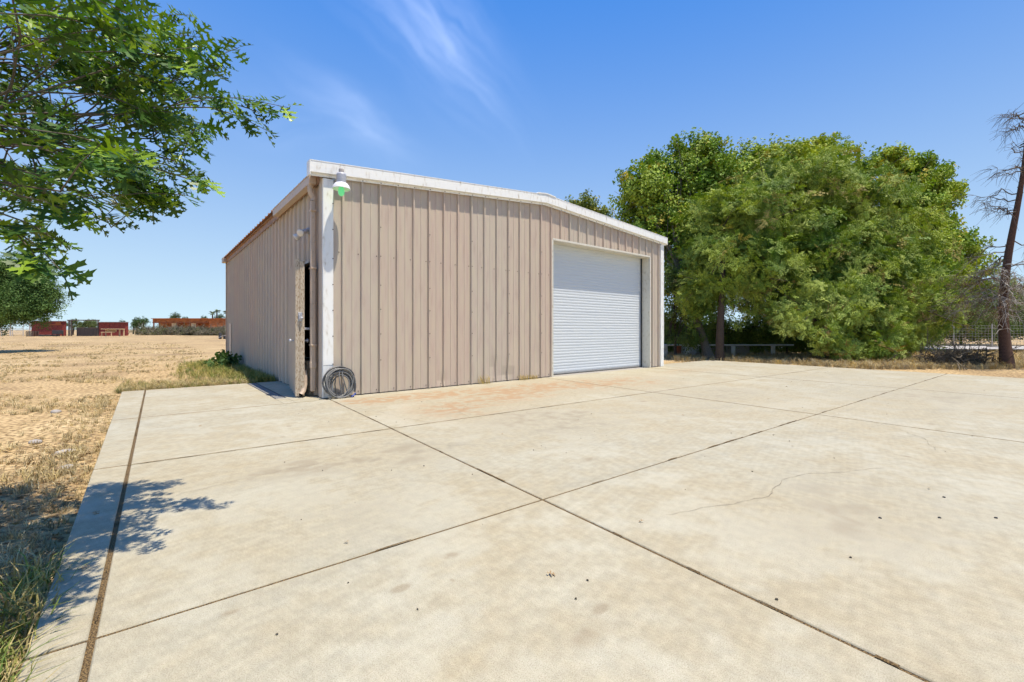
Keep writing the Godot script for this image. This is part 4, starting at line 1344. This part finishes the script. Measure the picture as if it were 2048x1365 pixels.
	for k in 15:
		var u := k / 14.0
		tp.append(Vector3(0, -0.1 + u * 7.6, 0) + RGT * (0.06 * u + 0.42 * u * u) + FWD * 0.15 * sin(u * 6.0))
		tr.append(lerpf(0.13, 0.02, u) * (1.3 if k == 0 else 1.1 if k == 1 else 1.0))
	m.tube(tp, tr, 14)
	part("trunk", m, M.bark_red, t)
	for k in 58:
		var u := r.randf_range(0.24, 0.97) if k > 22 else r.randf_range(0.2, 0.42)
		var o: Vector3 = tp[int(u * 14)].lerp(tp[mini(int(u * 14) + 1, 14)], fmod(u * 14, 1.0))
		var a := r.randf() * TAU
		var out := Vector3(cos(a), 0, sin(a))
		if k % 3 != 0: out = (out - RGT * 0.9).normalized()
		var len := lerpf(1.7, 0.7, u) * r.randf_range(0.5, 1.1)
		var bm := MB.new()
		var bp := []
		var br := []
		var droop := r.randf_range(0.25, 0.6) if u < 0.5 else r.randf_range(-0.1, 0.35)
		for j in 8:
			var q := j / 7.0
			bp.append(o + out * len * q + Vector3(0, len * (0.35 * q - (0.35 + droop) * q * q + (0.2 * q * q * q if u > 0.5 else 0.0)), 0) + Vector3(r.randfn(), r.randfn(), r.randfn()) * 0.045)
			br.append(lerpf(0.019, 0.004, q) * (1.0 if u > 0.3 else 0.8))
		bm.tube(bp, br, 5)
		for j in (22 if u < 0.45 else 20):
			var p: Vector3 = bp[2 + j % 6].lerp(bp[mini(3 + j % 6, 7)], r.randf())
			var d := (out * r.randf_range(0.1, 0.8) + Vector3(r.randfn() * 0.5, r.randf_range(-0.8, 0.2), r.randfn() * 0.5)).normalized() * r.randf_range(0.18, 0.55)
			bm.tube([p, p + d * 0.5 + Vector3(0, 0.04, 0), p + d - Vector3(0, 0.06, 0)], [0.0055, 0.004, 0.0022], 3, false)
		part("branch", bm, M.twig_pale if (u < 0.45 and k % 4 != 1) else M.twig, t)
	# brown needles still hanging on the lower branches
	var xs := []
	var cs := PackedColorArray()
	for k in 420:
		var p := Vector3(r.randfn() * 0.55, r.randf_range(1.3, 2.6), r.randfn() * 0.55) - RGT * r.randf_range(-0.1, 1.1)
		xs.append(Transform3D(Basis.from_euler(Vector3(r.randf() * TAU, r.randf() * TAU, 0)).scaled(Vector3.ONE * r.randf_range(0.25, 0.5)), p))
		cs.append(Color(0.16, 0.09, 0.06).lerp(Color(0.24, 0.2, 0.15), r.randf()))
	many("needles", small, M.straw, t, xs, cs)
	# heap of cut brush at its foot
	var bh := thing("brush_heap", "heap of dry cut branches at the foot of the dead conifer", "brush heap", at(13.0, 12.9, 0))
	xs = []
	cs = PackedColorArray()
	for k in 130:
		var p := RGT * r.randfn() * 0.5 + FWD * r.randfn() * 0.25 + Vector3(0, absf(r.randfn()) * 0.2, 0)
		xs.append(Transform3D(Basis.from_euler(Vector3(r.randf() * TAU, r.randf() * TAU, r.randf() * TAU)).scaled(Vector3.ONE * r.randf_range(0.25, 0.5)), p))
		var q := r.randf_range(0.1, 0.3)
		cs.append(Color(q, q * 0.82, q * 0.62))
	many("branches", sprig_twigs(), M.straw, bh, xs, cs)
	for k in 7:
		m = MB.new()
		var p := RGT * r.randf_range(-0.8, 0.6) + FWD * r.randfn() * 0.15
		var d := RGT * r.randf_range(-0.7, 0.7) + Vector3(0, r.randf_range(0.2, 0.6), 0) + FWD * r.randfn() * 0.2
		m.tube([p, p + d * 0.5 + Vector3(0, 0.1, 0), p + d], [0.022, 0.016, 0.008], 5)
		part("branch", m, M.twig, bh)
	# wire fence along the road
	var turn := -atan2(FWD.x, -FWD.z)
	var f := thing("wire_fence", "square mesh wire fence on metal posts behind the dead conifer", "fence", at(28.8, 27.6, 0.05), turn)
	for k in 6:
		m = MB.new()
		m.tube([Vector3(-6.0 + k * 2.4, -0.1, 0), Vector3(-6.0 + k * 2.4, 1.35, 0)], [0.035], 6)
		part("post", m, M.pipe, f)
	for k in 8:
		m = MB.new()
		m.tube([Vector3(-6.0, 0.1 + k * 0.165, 0.04), Vector3(6.0, 0.1 + k * 0.165, 0.04)], [0.007], 3, false)
		part("wire", m, M.wire, f)
	for k in 60:
		m = MB.new()
		m.tube([Vector3(-5.9 + k * 0.2, 0.08, 0.055), Vector3(-5.9 + k * 0.2, 1.27, 0.055)], [0.006], 3, false)
		part("wire", m, M.wire, f)
	# low white rail and stored sheets past the corner of the building
	var w := thing("white_rail_fence", "low white pipe rail on posts between the building and locust", "fence", at(8.2, 18.2, 0), turn)
	m = MB.new()
	m.tube([Vector3(-2.2, 0.42, 0), Vector3(3.4, 0.42, 0)], [0.035], 8)
	part("rail", m, M.white, w)
	for x in [-1.85, -0.95, 0.95, 2.6]:
		m = MB.new()
		m.box(Vector3(x - 0.08, -0.1, -0.1), Vector3(x + 0.08, 0.66 if x == -0.95 else 0.38, -0.04), 0.01)
		part("post", m, M.white, w)
	for q in [[7.55, 18.7, 0.75, 0.46, "galv", "wide grey metal sheet leaning behind the low white rail"], [8.35, 18.8, 0.6, 0.42, "stone", "grey concrete block wall piece standing behind the low white rail"], [9.6, 18.8, 1.0, 0.4, "stone", "low concrete slab stood on edge behind the locust trunk"]]:
		m = MB.new()
		m.cbox(Transform3D(Basis(Vector3.RIGHT, -0.12), Vector3(0, q[3] / 2 - 0.05, 0)), Vector3(q[2], q[3] + 0.1, 0.05), 0.006)
		solo("leaning_sheet", q[5], "sheet", m, M[q[4]], at(q[0], q[1], 0), turn)
	m = MB.new()
	m.lathe([Vector2(0, -0.06), Vector2(0.14, -0.06), Vector2(0.15, 0.0), Vector2(0.145, 0.15), Vector2(0.155, 0.16), Vector2(0.145, 0.17), Vector2(0.15, 0.4), Vector2(0.13, 0.42), Vector2(0, 0.42)], 16)
	solo("rusty_drum", "small rust brown drum beside the low white rail post", "drum", m, M.orange_dark, at(6.98, 18.6, 0))


# ---------------------------------------------------------------- the oak that reaches in from outside the frame
func oak_leaf(sd: int) -> ArrayMesh:
	var r := RandomNumberGenerator.new()
	r.seed = sd
	var half := [[0.0, 0.006], [0.16, 0.008], [0.22, 0.03], [0.24, 0.1], [0.23, 0.24], [0.3, 0.12], [0.33, 0.045], [0.42, 0.04], [0.48, 0.16], [0.47, 0.27], [0.52, 0.24], [0.57, 0.44], [0.6, 0.3], [0.67, 0.3], [0.58, 0.12], [0.6, 0.045], [0.7, 0.04], [0.75, 0.14], [0.75, 0.23], [0.79, 0.2], [0.86, 0.34], [0.87, 0.2], [0.92, 0.19], [0.83, 0.07], [0.86, 0.045], [0.92, 0.05], [0.95, 0.13], [0.965, 0.04], [1.0, 0.0]]
	var poly := PackedVector2Array()
	for p in half: poly.append(Vector2(p[0], p[1] * r.randf_range(0.85, 1.1)))
	for k in range(half.size() - 2, -1, -1): poly.append(Vector2(half[k][0], -half[k][1] * r.randf_range(0.85, 1.1)))
	var curl := r.randf_range(0.1, 0.45)
	var fold := r.randf_range(0.1, 0.5)
	var m := MB.new()
	var pt := func(p: Vector2): return Vector3(p.y, absf(p.y) * fold - curl * p.x * p.x, p.x)
	var tr := Geometry2D.triangulate_polygon(poly)
	for k in range(0, tr.size(), 3):
		var a: Vector3 = pt.call(poly[tr[k]])
		var b: Vector3 = pt.call(poly[tr[k + 1]])
		var c: Vector3 = pt.call(poly[tr[k + 2]])
		if (b - a).cross(c - a).y < 0: m.tri(a, c, b)
		else: m.tri(a, b, c)
	return m.done()

func oak() -> void:
	var r := RandomNumberGenerator.new()
	r.seed = 88
	var base := at(-3.7, 1.3, 0)
	var t := thing("oak_tree", "oak with pointed lobed leaves overhanging the edge of the concrete", "tree", base)
	var shapes := [oak_leaf(1), oak_leaf(2), oak_leaf(3), oak_leaf(4)]
	var m := MB.new()
	m.tube([Vector3(0, -0.15, 0), Vector3(0.02, 0.5, 0), Vector3(0.05, 1.3, 0.03), Vector3(0.0, 2.4, 0.05), Vector3(0.05, 3.6, 0.0), Vector3(0, 5.0, 0)], [0.2, 0.15, 0.13, 0.11, 0.08, 0.03], 12)
	part("trunk", m, M.bark_dark, t)
	var TW := [ [Vector3(-1.663, 2.260, 2.300), Vector3(-1.194, 2.233, 2.350)], [Vector3(-1.571, 2.208, 2.300), Vector3(-1.300, 2.108, 2.350)], [Vector3(-1.632, 2.273, 2.350), Vector3(-1.368, 2.231, 2.400)], [Vector3(-1.934, 2.450, 2.500), Vector3(-1.637, 2.744, 2.650)], [Vector3(-1.963, 2.436, 2.500), Vector3(-1.688, 2.594, 2.600)], [Vector3(-2.076, 2.719, 2.500), Vector3(-1.835, 2.771, 2.600)], [Vector3(-2.161, 2.803, 2.500), Vector3(-1.894, 2.903, 2.600)], [Vector3(-2.264, 2.733, 2.400), Vector3(-2.048, 2.888, 2.500)], [Vector3(-1.975, 2.052, 2.300), Vector3(-1.681, 2.027, 2.400)], [Vector3(-1.962, 2.013, 2.300), Vector3(-1.735, 1.905, 2.400)], [Vector3(-1.911, 1.862, 2.050), Vector3(-1.688, 1.719, 2.150)], [Vector3(-1.980, 1.908, 2.050), Vector3(-1.773, 1.816, 2.150)], [Vector3(-1.934, 1.838, 2.050), Vector3(-1.720, 1.680, 2.100)], [Vector3(-1.908, 1.594, 1.750), Vector3(-1.582, 1.545, 1.750)], [Vector3(-1.873, 1.550, 1.700), Vector3(-1.604, 1.473, 1.700)], [Vector3(-1.647, 1.386, 1.450), Vector3(-1.432, 1.240, 1.400)], [Vector3(-1.680, 1.411, 1.450), Vector3(-1.495, 1.264, 1.400)], [Vector3(-1.721, 1.440, 1.500), Vector3(-1.499, 1.345, 1.450)], [Vector3(-1.799, 1.539, 1.600), Vector3(-1.582, 1.466, 1.600)], [Vector3(-1.925, 2.180, 2.350), Vector3(-1.640, 2.163, 2.400)], [Vector3(-1.995, 2.119, 2.250), Vector3(-1.728, 2.091, 2.300)], [Vector3(-1.911, 2.326, 2.400), Vector3(-1.680, 2.379, 2.500)] ]
	var W := []
	for q in TW: W.append([at(q[0].x, q[0].z, q[0].y), at(q[1].x, q[1].z, q[1].y), true])
	# the mass of the crown: shoots that spread from the limbs
	for k in 128:
		var ahead := r.randf_range(1.35, 2.6)
		var v := r.randf_range(0.3, 0.8) if k % 20 else r.randf_range(0.18, 0.34)
		var u := -r.randf_range(0.84 if v > 0.36 else 0.98, 1.35)
		if k < 40:
			ahead = r.randf_range(1.85, 2.5)
			v = r.randf_range(0.3, 0.68)
			u = -r.randf_range(0.68 + 0.1 * absf(v - 0.5), 0.88)
		var tip := at(u * ahead, ahead, 1.05 + v * ahead)
		var d := (RGT * r.randf_range(0.4, 1.0) + FWD * r.randfn() * 0.5 + Vector3(0, r.randf_range(-0.45, 0.4), 0)).normalized()
		W.append([tip - d * r.randf_range(0.22, 0.42), tip, true])
	for k in 70:
		var ahead := r.randf_range(0.3, 3.2)
		var side := -1.5 * ahead - r.randf_range(0.1, 1.6)
		var p := at(side, ahead, r.randf_range(1.5, 3.6))
		var d := (Vector3(r.randfn(), r.randf_range(-0.4, 0.4), r.randfn())).normalized()
		W.append([p - d * 0.4, p, false])
	# limbs
	var hubs := []
	for h in [Vector3(-2.35, 2.2, 1.9), Vector3(-2.5, 2.7, 2.3), Vector3(-2.1, 1.75, 1.6), Vector3(-2.3, 1.95, 2.1), Vector3(-2.0, 1.5, 1.3), Vector3(-2.3, 2.5, 1.3), Vector3(-3.3, 2.8, 2.4), Vector3(-3.6, 2.6, 0.6)]:
		var hp := at(h.x, h.z, h.y) - base
		hubs.append(hp)
		var o := Vector3(0.03, h.y * 0.75, 0.03)
		m = MB.new()
		m.tube([o, o.lerp(hp, 0.35) + Vector3(0, 0.12, 0), o.lerp(hp, 0.7) + Vector3(0, 0.08, 0), hp], [0.034, 0.022, 0.013, 0.007], 8)
		part("limb", m, M.bark_dark, t)
	var placed := []
	for w in W:
		var a: Vector3 = w[0] - base
		var b: Vector3 = w[1] - base
		var hub: Vector3 = hubs[0]
		for h in hubs:
			if h.distance_to(a) < hub.distance_to(a): hub = h
		m = MB.new()
		var len := a.distance_to(b)
		var sag := Vector3(0, 0.05 * len, 0)
		var jog := Vector3(r.randfn(), r.randf(), r.randfn()) * 0.12 * hub.distance_to(a)
		m.tube([hub, hub.lerp(a, 0.3) + jog, hub.lerp(a, 0.65) + jog * 0.7, a, a.lerp(b, 0.5) + sag, b], [0.004, 0.0038, 0.0035, 0.003, 0.0022, 0.0014], 5, false)
		var br := part("branch", m, M.twig, t)
		var n := int(len / 0.029) + 4
		var dir := (b - a).normalized()
		for k in n:
			var u := pow((k + r.randf() * 0.6) / n, 0.85)
			var p := a.lerp(b, minf(u, 1.0)) + sag * 4.0 * u * (1.0 - u)
			var ang := k * 2.4 + r.randf()
			var s := dir.cross(Vector3.UP).normalized()
			var up := s.cross(dir)
			var lat := s * cos(ang) + up * sin(ang) * 0.55
			var fz := (lat * lerpf(1.0, 0.5, u) + dir * r.randf_range(0.3, 0.9) + Vector3(0, -0.28, 0) + Vector3(r.randfn(), r.randfn(), r.randfn()) * 0.15).normalized()
			var upv := (Vector3.UP + Vector3(r.randfn(), 0, r.randfn()) * 0.45)
			var fx := upv.cross(fz).normalized()
			var bs := Basis(fx, fz.cross(fx), fz)
			var sc := r.randf_range(0.07, 0.14)
			placed.append([Transform3D(bs.scaled(Vector3.ONE * sc), p), br, w[2], (p + base).distance_to(EYE), r.randi() % 4])
	# the leaves that show largest are parts, the rest one mass
	var order := placed.filter(func(q): return q[2])
	order.sort_custom(func(p, q): return p[3] < q[3])
	var mats := []
	for c in [Color(0.65, 0.8, 0.8), Color(1.2, 1.2, 0.9), Color(3.2, 2.7, 1.1), Color(0.9, 1.1, 1.0)]:
		var lm := leafmat(lin(0.085 * c.r, 0.15 * c.g, 0.032 * c.b), lin(0.42, 0.5, 0.05), 0.36)
		mats.append(lm)
	var own := {}
	# take them spread through the nearer half so that every shoot in view keeps some
	for k in mini(300, order.size()):
		var q = order[k]
		own[q] = true
		part("leaf", shapes[q[4]], mats[q[4]], q[1], q[0])
	for i in 4:
		var xs := []
		var cs := PackedColorArray()
		for q in placed:
			if q[4] == i and not own.has(q):
				xs.append(q[0])
				var s := r.randf_range(0.7, 1.25)
				cs.append(Color(s, s, s * 0.95))
		many("foliage", shapes[i], mats[i], t, xs, cs)


# ---------------------------------------------------------------- grass, weeds
func tuft(n: int, h: float, lean: float, w: float, sd: int) -> ArrayMesh:
	var r := RandomNumberGenerator.new()
	r.seed = sd
	var m := MB.new()
	for k in n:
		var a := r.randf() * TAU
		var d := Vector3(cos(a), 0, sin(a))
		var o := Vector3(r.randfn(), 0, r.randfn()) * h * 0.16
		var s := d.cross(Vector3.UP) * w
		var hh := h * r.randf_range(0.5, 1.1)
		var l := lean * r.randf_range(0.3, 1.2)
		var p1 := o + Vector3(0, hh * 0.6, 0) + d * hh * l * 0.35
		var p2 := o + Vector3(0, hh * (1.0 - 0.25 * l), 0) + d * hh * l
		m.quad(o - s, o + s, p1 + s * 0.8, p1 - s * 0.8)
		m.tri(p1 - s * 0.8, p1 + s * 0.8, p2)
	return m.done()

func scatter(called: String, label: String, category: String, mesh: ArrayMesh, n: int, where: Callable, size: Vector2, cols: Array, sd: int) -> void:
	var r := RandomNumberGenerator.new()
	r.seed = sd
	var xs := []
	var cs := PackedColorArray()
	for k in n:
		var p = where.call(r)
		if p == null: continue
		xs.append(Transform3D(Basis(Vector3.UP, r.randf() * TAU).scaled(Vector3(1, r.randf_range(0.7, 1.2), 1) * r.randf_range(size.x, size.y)), p))
		var c: Color = cols[r.randi() % cols.size()]
		var s := r.randf_range(0.75, 1.25)
		cs.append(Color(c.r * s, c.g * s, c.b * s))
	var o := many(called, mesh, M.straw, self, xs, cs)
	tag(o, label, category)

func undergrowth() -> void:
	var straw := [Color(0.58, 0.46, 0.27), Color(0.64, 0.53, 0.34), Color(0.5, 0.39, 0.23), Color(0.54, 0.41, 0.2)]
	var green := [Color(0.12, 0.19, 0.04), Color(0.2, 0.25, 0.06), Color(0.34, 0.32, 0.1)]
	var t1 := tuft(14, 0.09, 1.1, 0.0022, 1)
	var t2 := tuft(16, 0.22, 0.6, 0.003, 2)
	var pn := noise(0.5, 99, 3)
	# straw stubble of the field, thicker towards the camera
	scatter("straw_stubble", "short dry straw stubble across the field", "grass", t1, 24000, func(r):
		var d: float = 2.0 + 34.0 * pow(r.randf(), 1.25)
		var a: float = r.randf_range(-1.3, -0.35)
		var p := at(a * d, d)
		if p.x > -2.44 and (p.z > -2.95 or p.x > -0.1): return null
		if pn.get_noise_2d(p.x, p.z) < r.randf_range(-0.05, 0.36) or (d < 9.0 and r.randf() < 0.5): return null
		p.y = hgt(p.x, p.z) - 0.01
		return p, Vector2(0.5, 1.5), straw + [Color(0.36, 0.29, 0.17)], 301)
	# green and dry grass at the foot of the side wall and along the end of the pad
	scatter("wall_grass", "green and yellow grass growing along the side wall", "grass", t2, 1700, func(r):
		var z: float = r.randf_range(-10.0, -2.95)
		var x: float = -0.06 - absf(r.randfn()) * (0.2 + 0.36 * clampf((-2.95 - z) / 2.0, 0.0, 1.0))
		if x < -1.9: return null
		return Vector3(x, hgt(x, z) - 0.01, z), Vector2(0.4, 1.05), green + [Color(0.5, 0.42, 0.16), Color(0.42, 0.38, 0.12)], 302)
	scatter("pad_end_grass", "yellow grass fringe along the far end of the pad strip", "grass", t2, 1500, func(r):
		var x: float = r.randf_range(-2.5, -0.4)
		var z: float = -2.96 - absf(r.randfn()) * 0.7
		return Vector3(x, hgt(x, z) - 0.01, z), Vector2(0.25, 0.7), straw + [Color(0.5, 0.42, 0.16), green[1]], 303)
	# fringe along the long edge of the pad
	scatter("edge_straw", "dry straw along the long edge of the concrete", "grass", t1, 800, func(r):
		var z: float = r.randf_range(-2.9, 6.0)
		var x: float = -2.385 - absf(r.randfn()) * 0.28
		return Vector3(x, hgt(x, z) - 0.008, z), Vector2(0.4, 1.0), straw + [Color(0.34, 0.26, 0.15)], 304)
	scatter("edge_weeds", "green grassy weeds at the shaded edge of the concrete", "weeds", tuft(12, 0.2, 1.1, 0.004, 9), 70, func(r):
		var z: float = r.randf_range(4.25, 5.35)
		var x: float = -2.37 - absf(r.randfn()) * 0.14
		return Vector3(x, -0.045, z), Vector2(0.4, 0.9), green + [Color(0.5, 0.4, 0.2), Color(0.4, 0.32, 0.16), Color(0.5, 0.4, 0.14)], 305)
	# strip beyond the back of the pad
	scatter("back_straw", "tall dry grass strip between the pad and the road", "grass", t2, 9000, func(r):
		var s: float = r.randf_range(5.6, 26.0)
		var p := at(s, 12.0 + 13.0 * r.randf() * r.randf())
		if p.x < 12.76 and p.z > -0.42: return null
		if p.x < 9.6: return null
		p.y = hgt(p.x, p.z) - 0.01
		return p, Vector2(0.4, 1.2), straw + [Color(0.6, 0.42, 0.14), Color(0.3, 0.24, 0.15), Color(0.36, 0.29, 0.2)], 306)
	# weeds rooted in the joint under the front wall
	var r := RandomNumberGenerator.new()
	r.seed = 12
	for q in [[3.02, 0.09, 0.24, "tall yellow dry weed tuft at the foot of the front wall"], [4.02, 0.1, 0.17, "sprawling yellow dry weed at the foot of the front wall near the roller door"], [4.3, 0.09, 0.14, "small dry weed beside the roller door jamb"]]:
		var n := thing("dry_weed", q[3], "weed", Vector3(q[0], -0.002, q[1]))
		for k in 3:
			var lm := leafmat(lin(0.56, 0.42, 0.14), lin(0.2, 0.15, 0.05), 0.8)
			part("stalks", tuft(16, q[2], 0.9, 0.003, 40 + k), lm, n, Transform3D(Basis(Vector3.UP, k), Vector3(0.07 * (k - 1), 0, 0)))
	# dark leafy weed by the far corner of the side wall
	var b := thing("leafy_weed", "dark green leafy weed at the far foot of the side wall", "weed", Vector3(-0.42, -0.04, -7.3))
	var xs := []
	var cs := PackedColorArray()
	for k in 34:
		var d := Vector3(r.randfn() * 0.11, absf(r.randfn()) * 0.16 + 0.05, r.randfn() * 0.2)
		xs.append(Transform3D(Basis.from_euler(Vector3(r.randfn(), r.randf() * TAU, r.randfn())).scaled(Vector3.ONE * r.randf_range(0.5, 0.9)), d))
		cs.append(Color(0.07, 0.15, 0.045).lerp(Color(0.14, 0.22, 0.06), r.randf()))
	many("leaves", broad, M.leaf, b, xs, cs)
	var sm := MB.new()
	for k in 6: sm.tube([Vector3(0, -0.02, 0), Vector3(r.randfn() * 0.1, 0.15, r.randfn() * 0.15), Vector3(r.randfn() * 0.2, 0.32, r.randfn() * 0.25)], [0.008, 0.005, 0.002], 4, false)
	part("stems", sm, M.twig, b)


func litter() -> void:
	var r := RandomNumberGenerator.new()
	r.seed = 71
	# four bolt-head discs let into the slab, dead leaves and crumbs
	for q in [[1.09, 6.48], [1.35, 6.69], [1.59, 6.89], [1.79, 6.66]]:
		var m := MB.new()
		m.lathe([Vector2(0.0075, -0.002), Vector2(0.0075, 0.0045), Vector2(0.005, 0.006), Vector2(0, 0.006)], 10)
		solo("anchor_stud", "small dark anchor stud set flush in the concrete", "stud", m, M.dark, Vector3(q[0], 0.0, q[1]), 0.0, "anchor studs in the pad")
	var leaf := oak_leaf(9)
	var lm := mat(lin(0.3, 0.2, 0.1), 0.8)
	for q in [[-0.75, 5.71, 0.5], [0.03, 5.68, 0.35], [1.9, 6.58, 0.3], [-1.9, 3.9, 0.5], [-1.6, 1.2, 0.45], [-1.3, 4.9, 0.35], [0.7, 3.6, 0.3], [-2.25, 4.4, 0.6], [-2.3, 3.6, 0.5], [3.0, 4.2, 0.4], [5.2, 4.4, 0.5], [7.0, 4.0, 0.5], [2.4, 5.6, 0.3]]:
		solo("fallen_leaf", "dry brown fallen oak leaf lying on the concrete", "leaf", leaf, lm, Vector3(q[0], 0.012, q[1]), r.randf() * TAU, "fallen leaves on the concrete").scale = Vector3.ONE * 0.06 * q[2] * 1.6
	var crumb := MB.new()
	crumb.lathe([Vector2(0.006, -0.002), Vector2(0.012, 0.003), Vector2(0.007, 0.01), Vector2(0, 0.011)], 6)
	var xs := []
	var cs := PackedColorArray()
	for k in 150:
		var p := Vector3(r.randf_range(-2.3, 12.5), 0.0015, r.randf_range(0.3, 7.0))
		xs.append(Transform3D(Basis(Vector3.UP, r.randf() * TAU).scaled(Vector3(r.randf_range(0.3, 1.0), 0.6, r.randf_range(0.3, 1.0)) * r.randf_range(0.25, 0.75)), p))
		var s := r.randf_range(0.06, 0.2)
		cs.append(Color(s, s * 0.85, s * 0.65))
	tag(many("debris", crumb.done(), M.straw, self, xs, cs), "dark crumbs of dirt strewn over the concrete", "debris")
	# brown leaf litter under the oak
	xs = []
	cs = PackedColorArray()
	for k in 1500:
		var p := Vector3(-2.43 - absf(r.randfn()) * 0.5, 0.0, r.randf_range(1.0, 6.3))
		p.y = hgt(p.x, p.z) + 0.012
		xs.append(Transform3D(Basis.from_euler(Vector3(r.randfn() * 0.4, r.randf() * TAU, r.randfn() * 0.4)).scaled(Vector3.ONE * r.randf_range(0.03, 0.08)), p))
		cs.append(Color(0.26, 0.17, 0.09).lerp(Color(0.45, 0.34, 0.2), r.randf()))
	tag(many("leaf_litter", leaf, M.straw, self, xs, cs), "brown dry leaf litter on the ground under the oak", "leaf litter")
	# stones in the field edge
	for q in [[-2.62, 1.6, 0.06], [-2.9, 0.9, 0.05], [-2.56, 2.2, 0.045], [-3.0, -1.2, 0.06], [-2.8, 3.0, 0.05]]:
		var m := MB.new()
		var s: float = q[2]
		m.lathe([Vector2(s * 0.8, -s * 0.4), Vector2(s, 0.0), Vector2(s * 0.8, s * 0.45), Vector2(s * 0.4, s * 0.62), Vector2(0, s * 0.66)], 7)
		var o := solo("field_stone", "small grey stone in the dry straw beside the concrete", "stone", m, M.stone, Vector3(q[0], -0.03, q[1]), r.randf() * TAU, "stones beside the concrete")
		o.scale = Vector3(1.3, 0.8, 0.9)
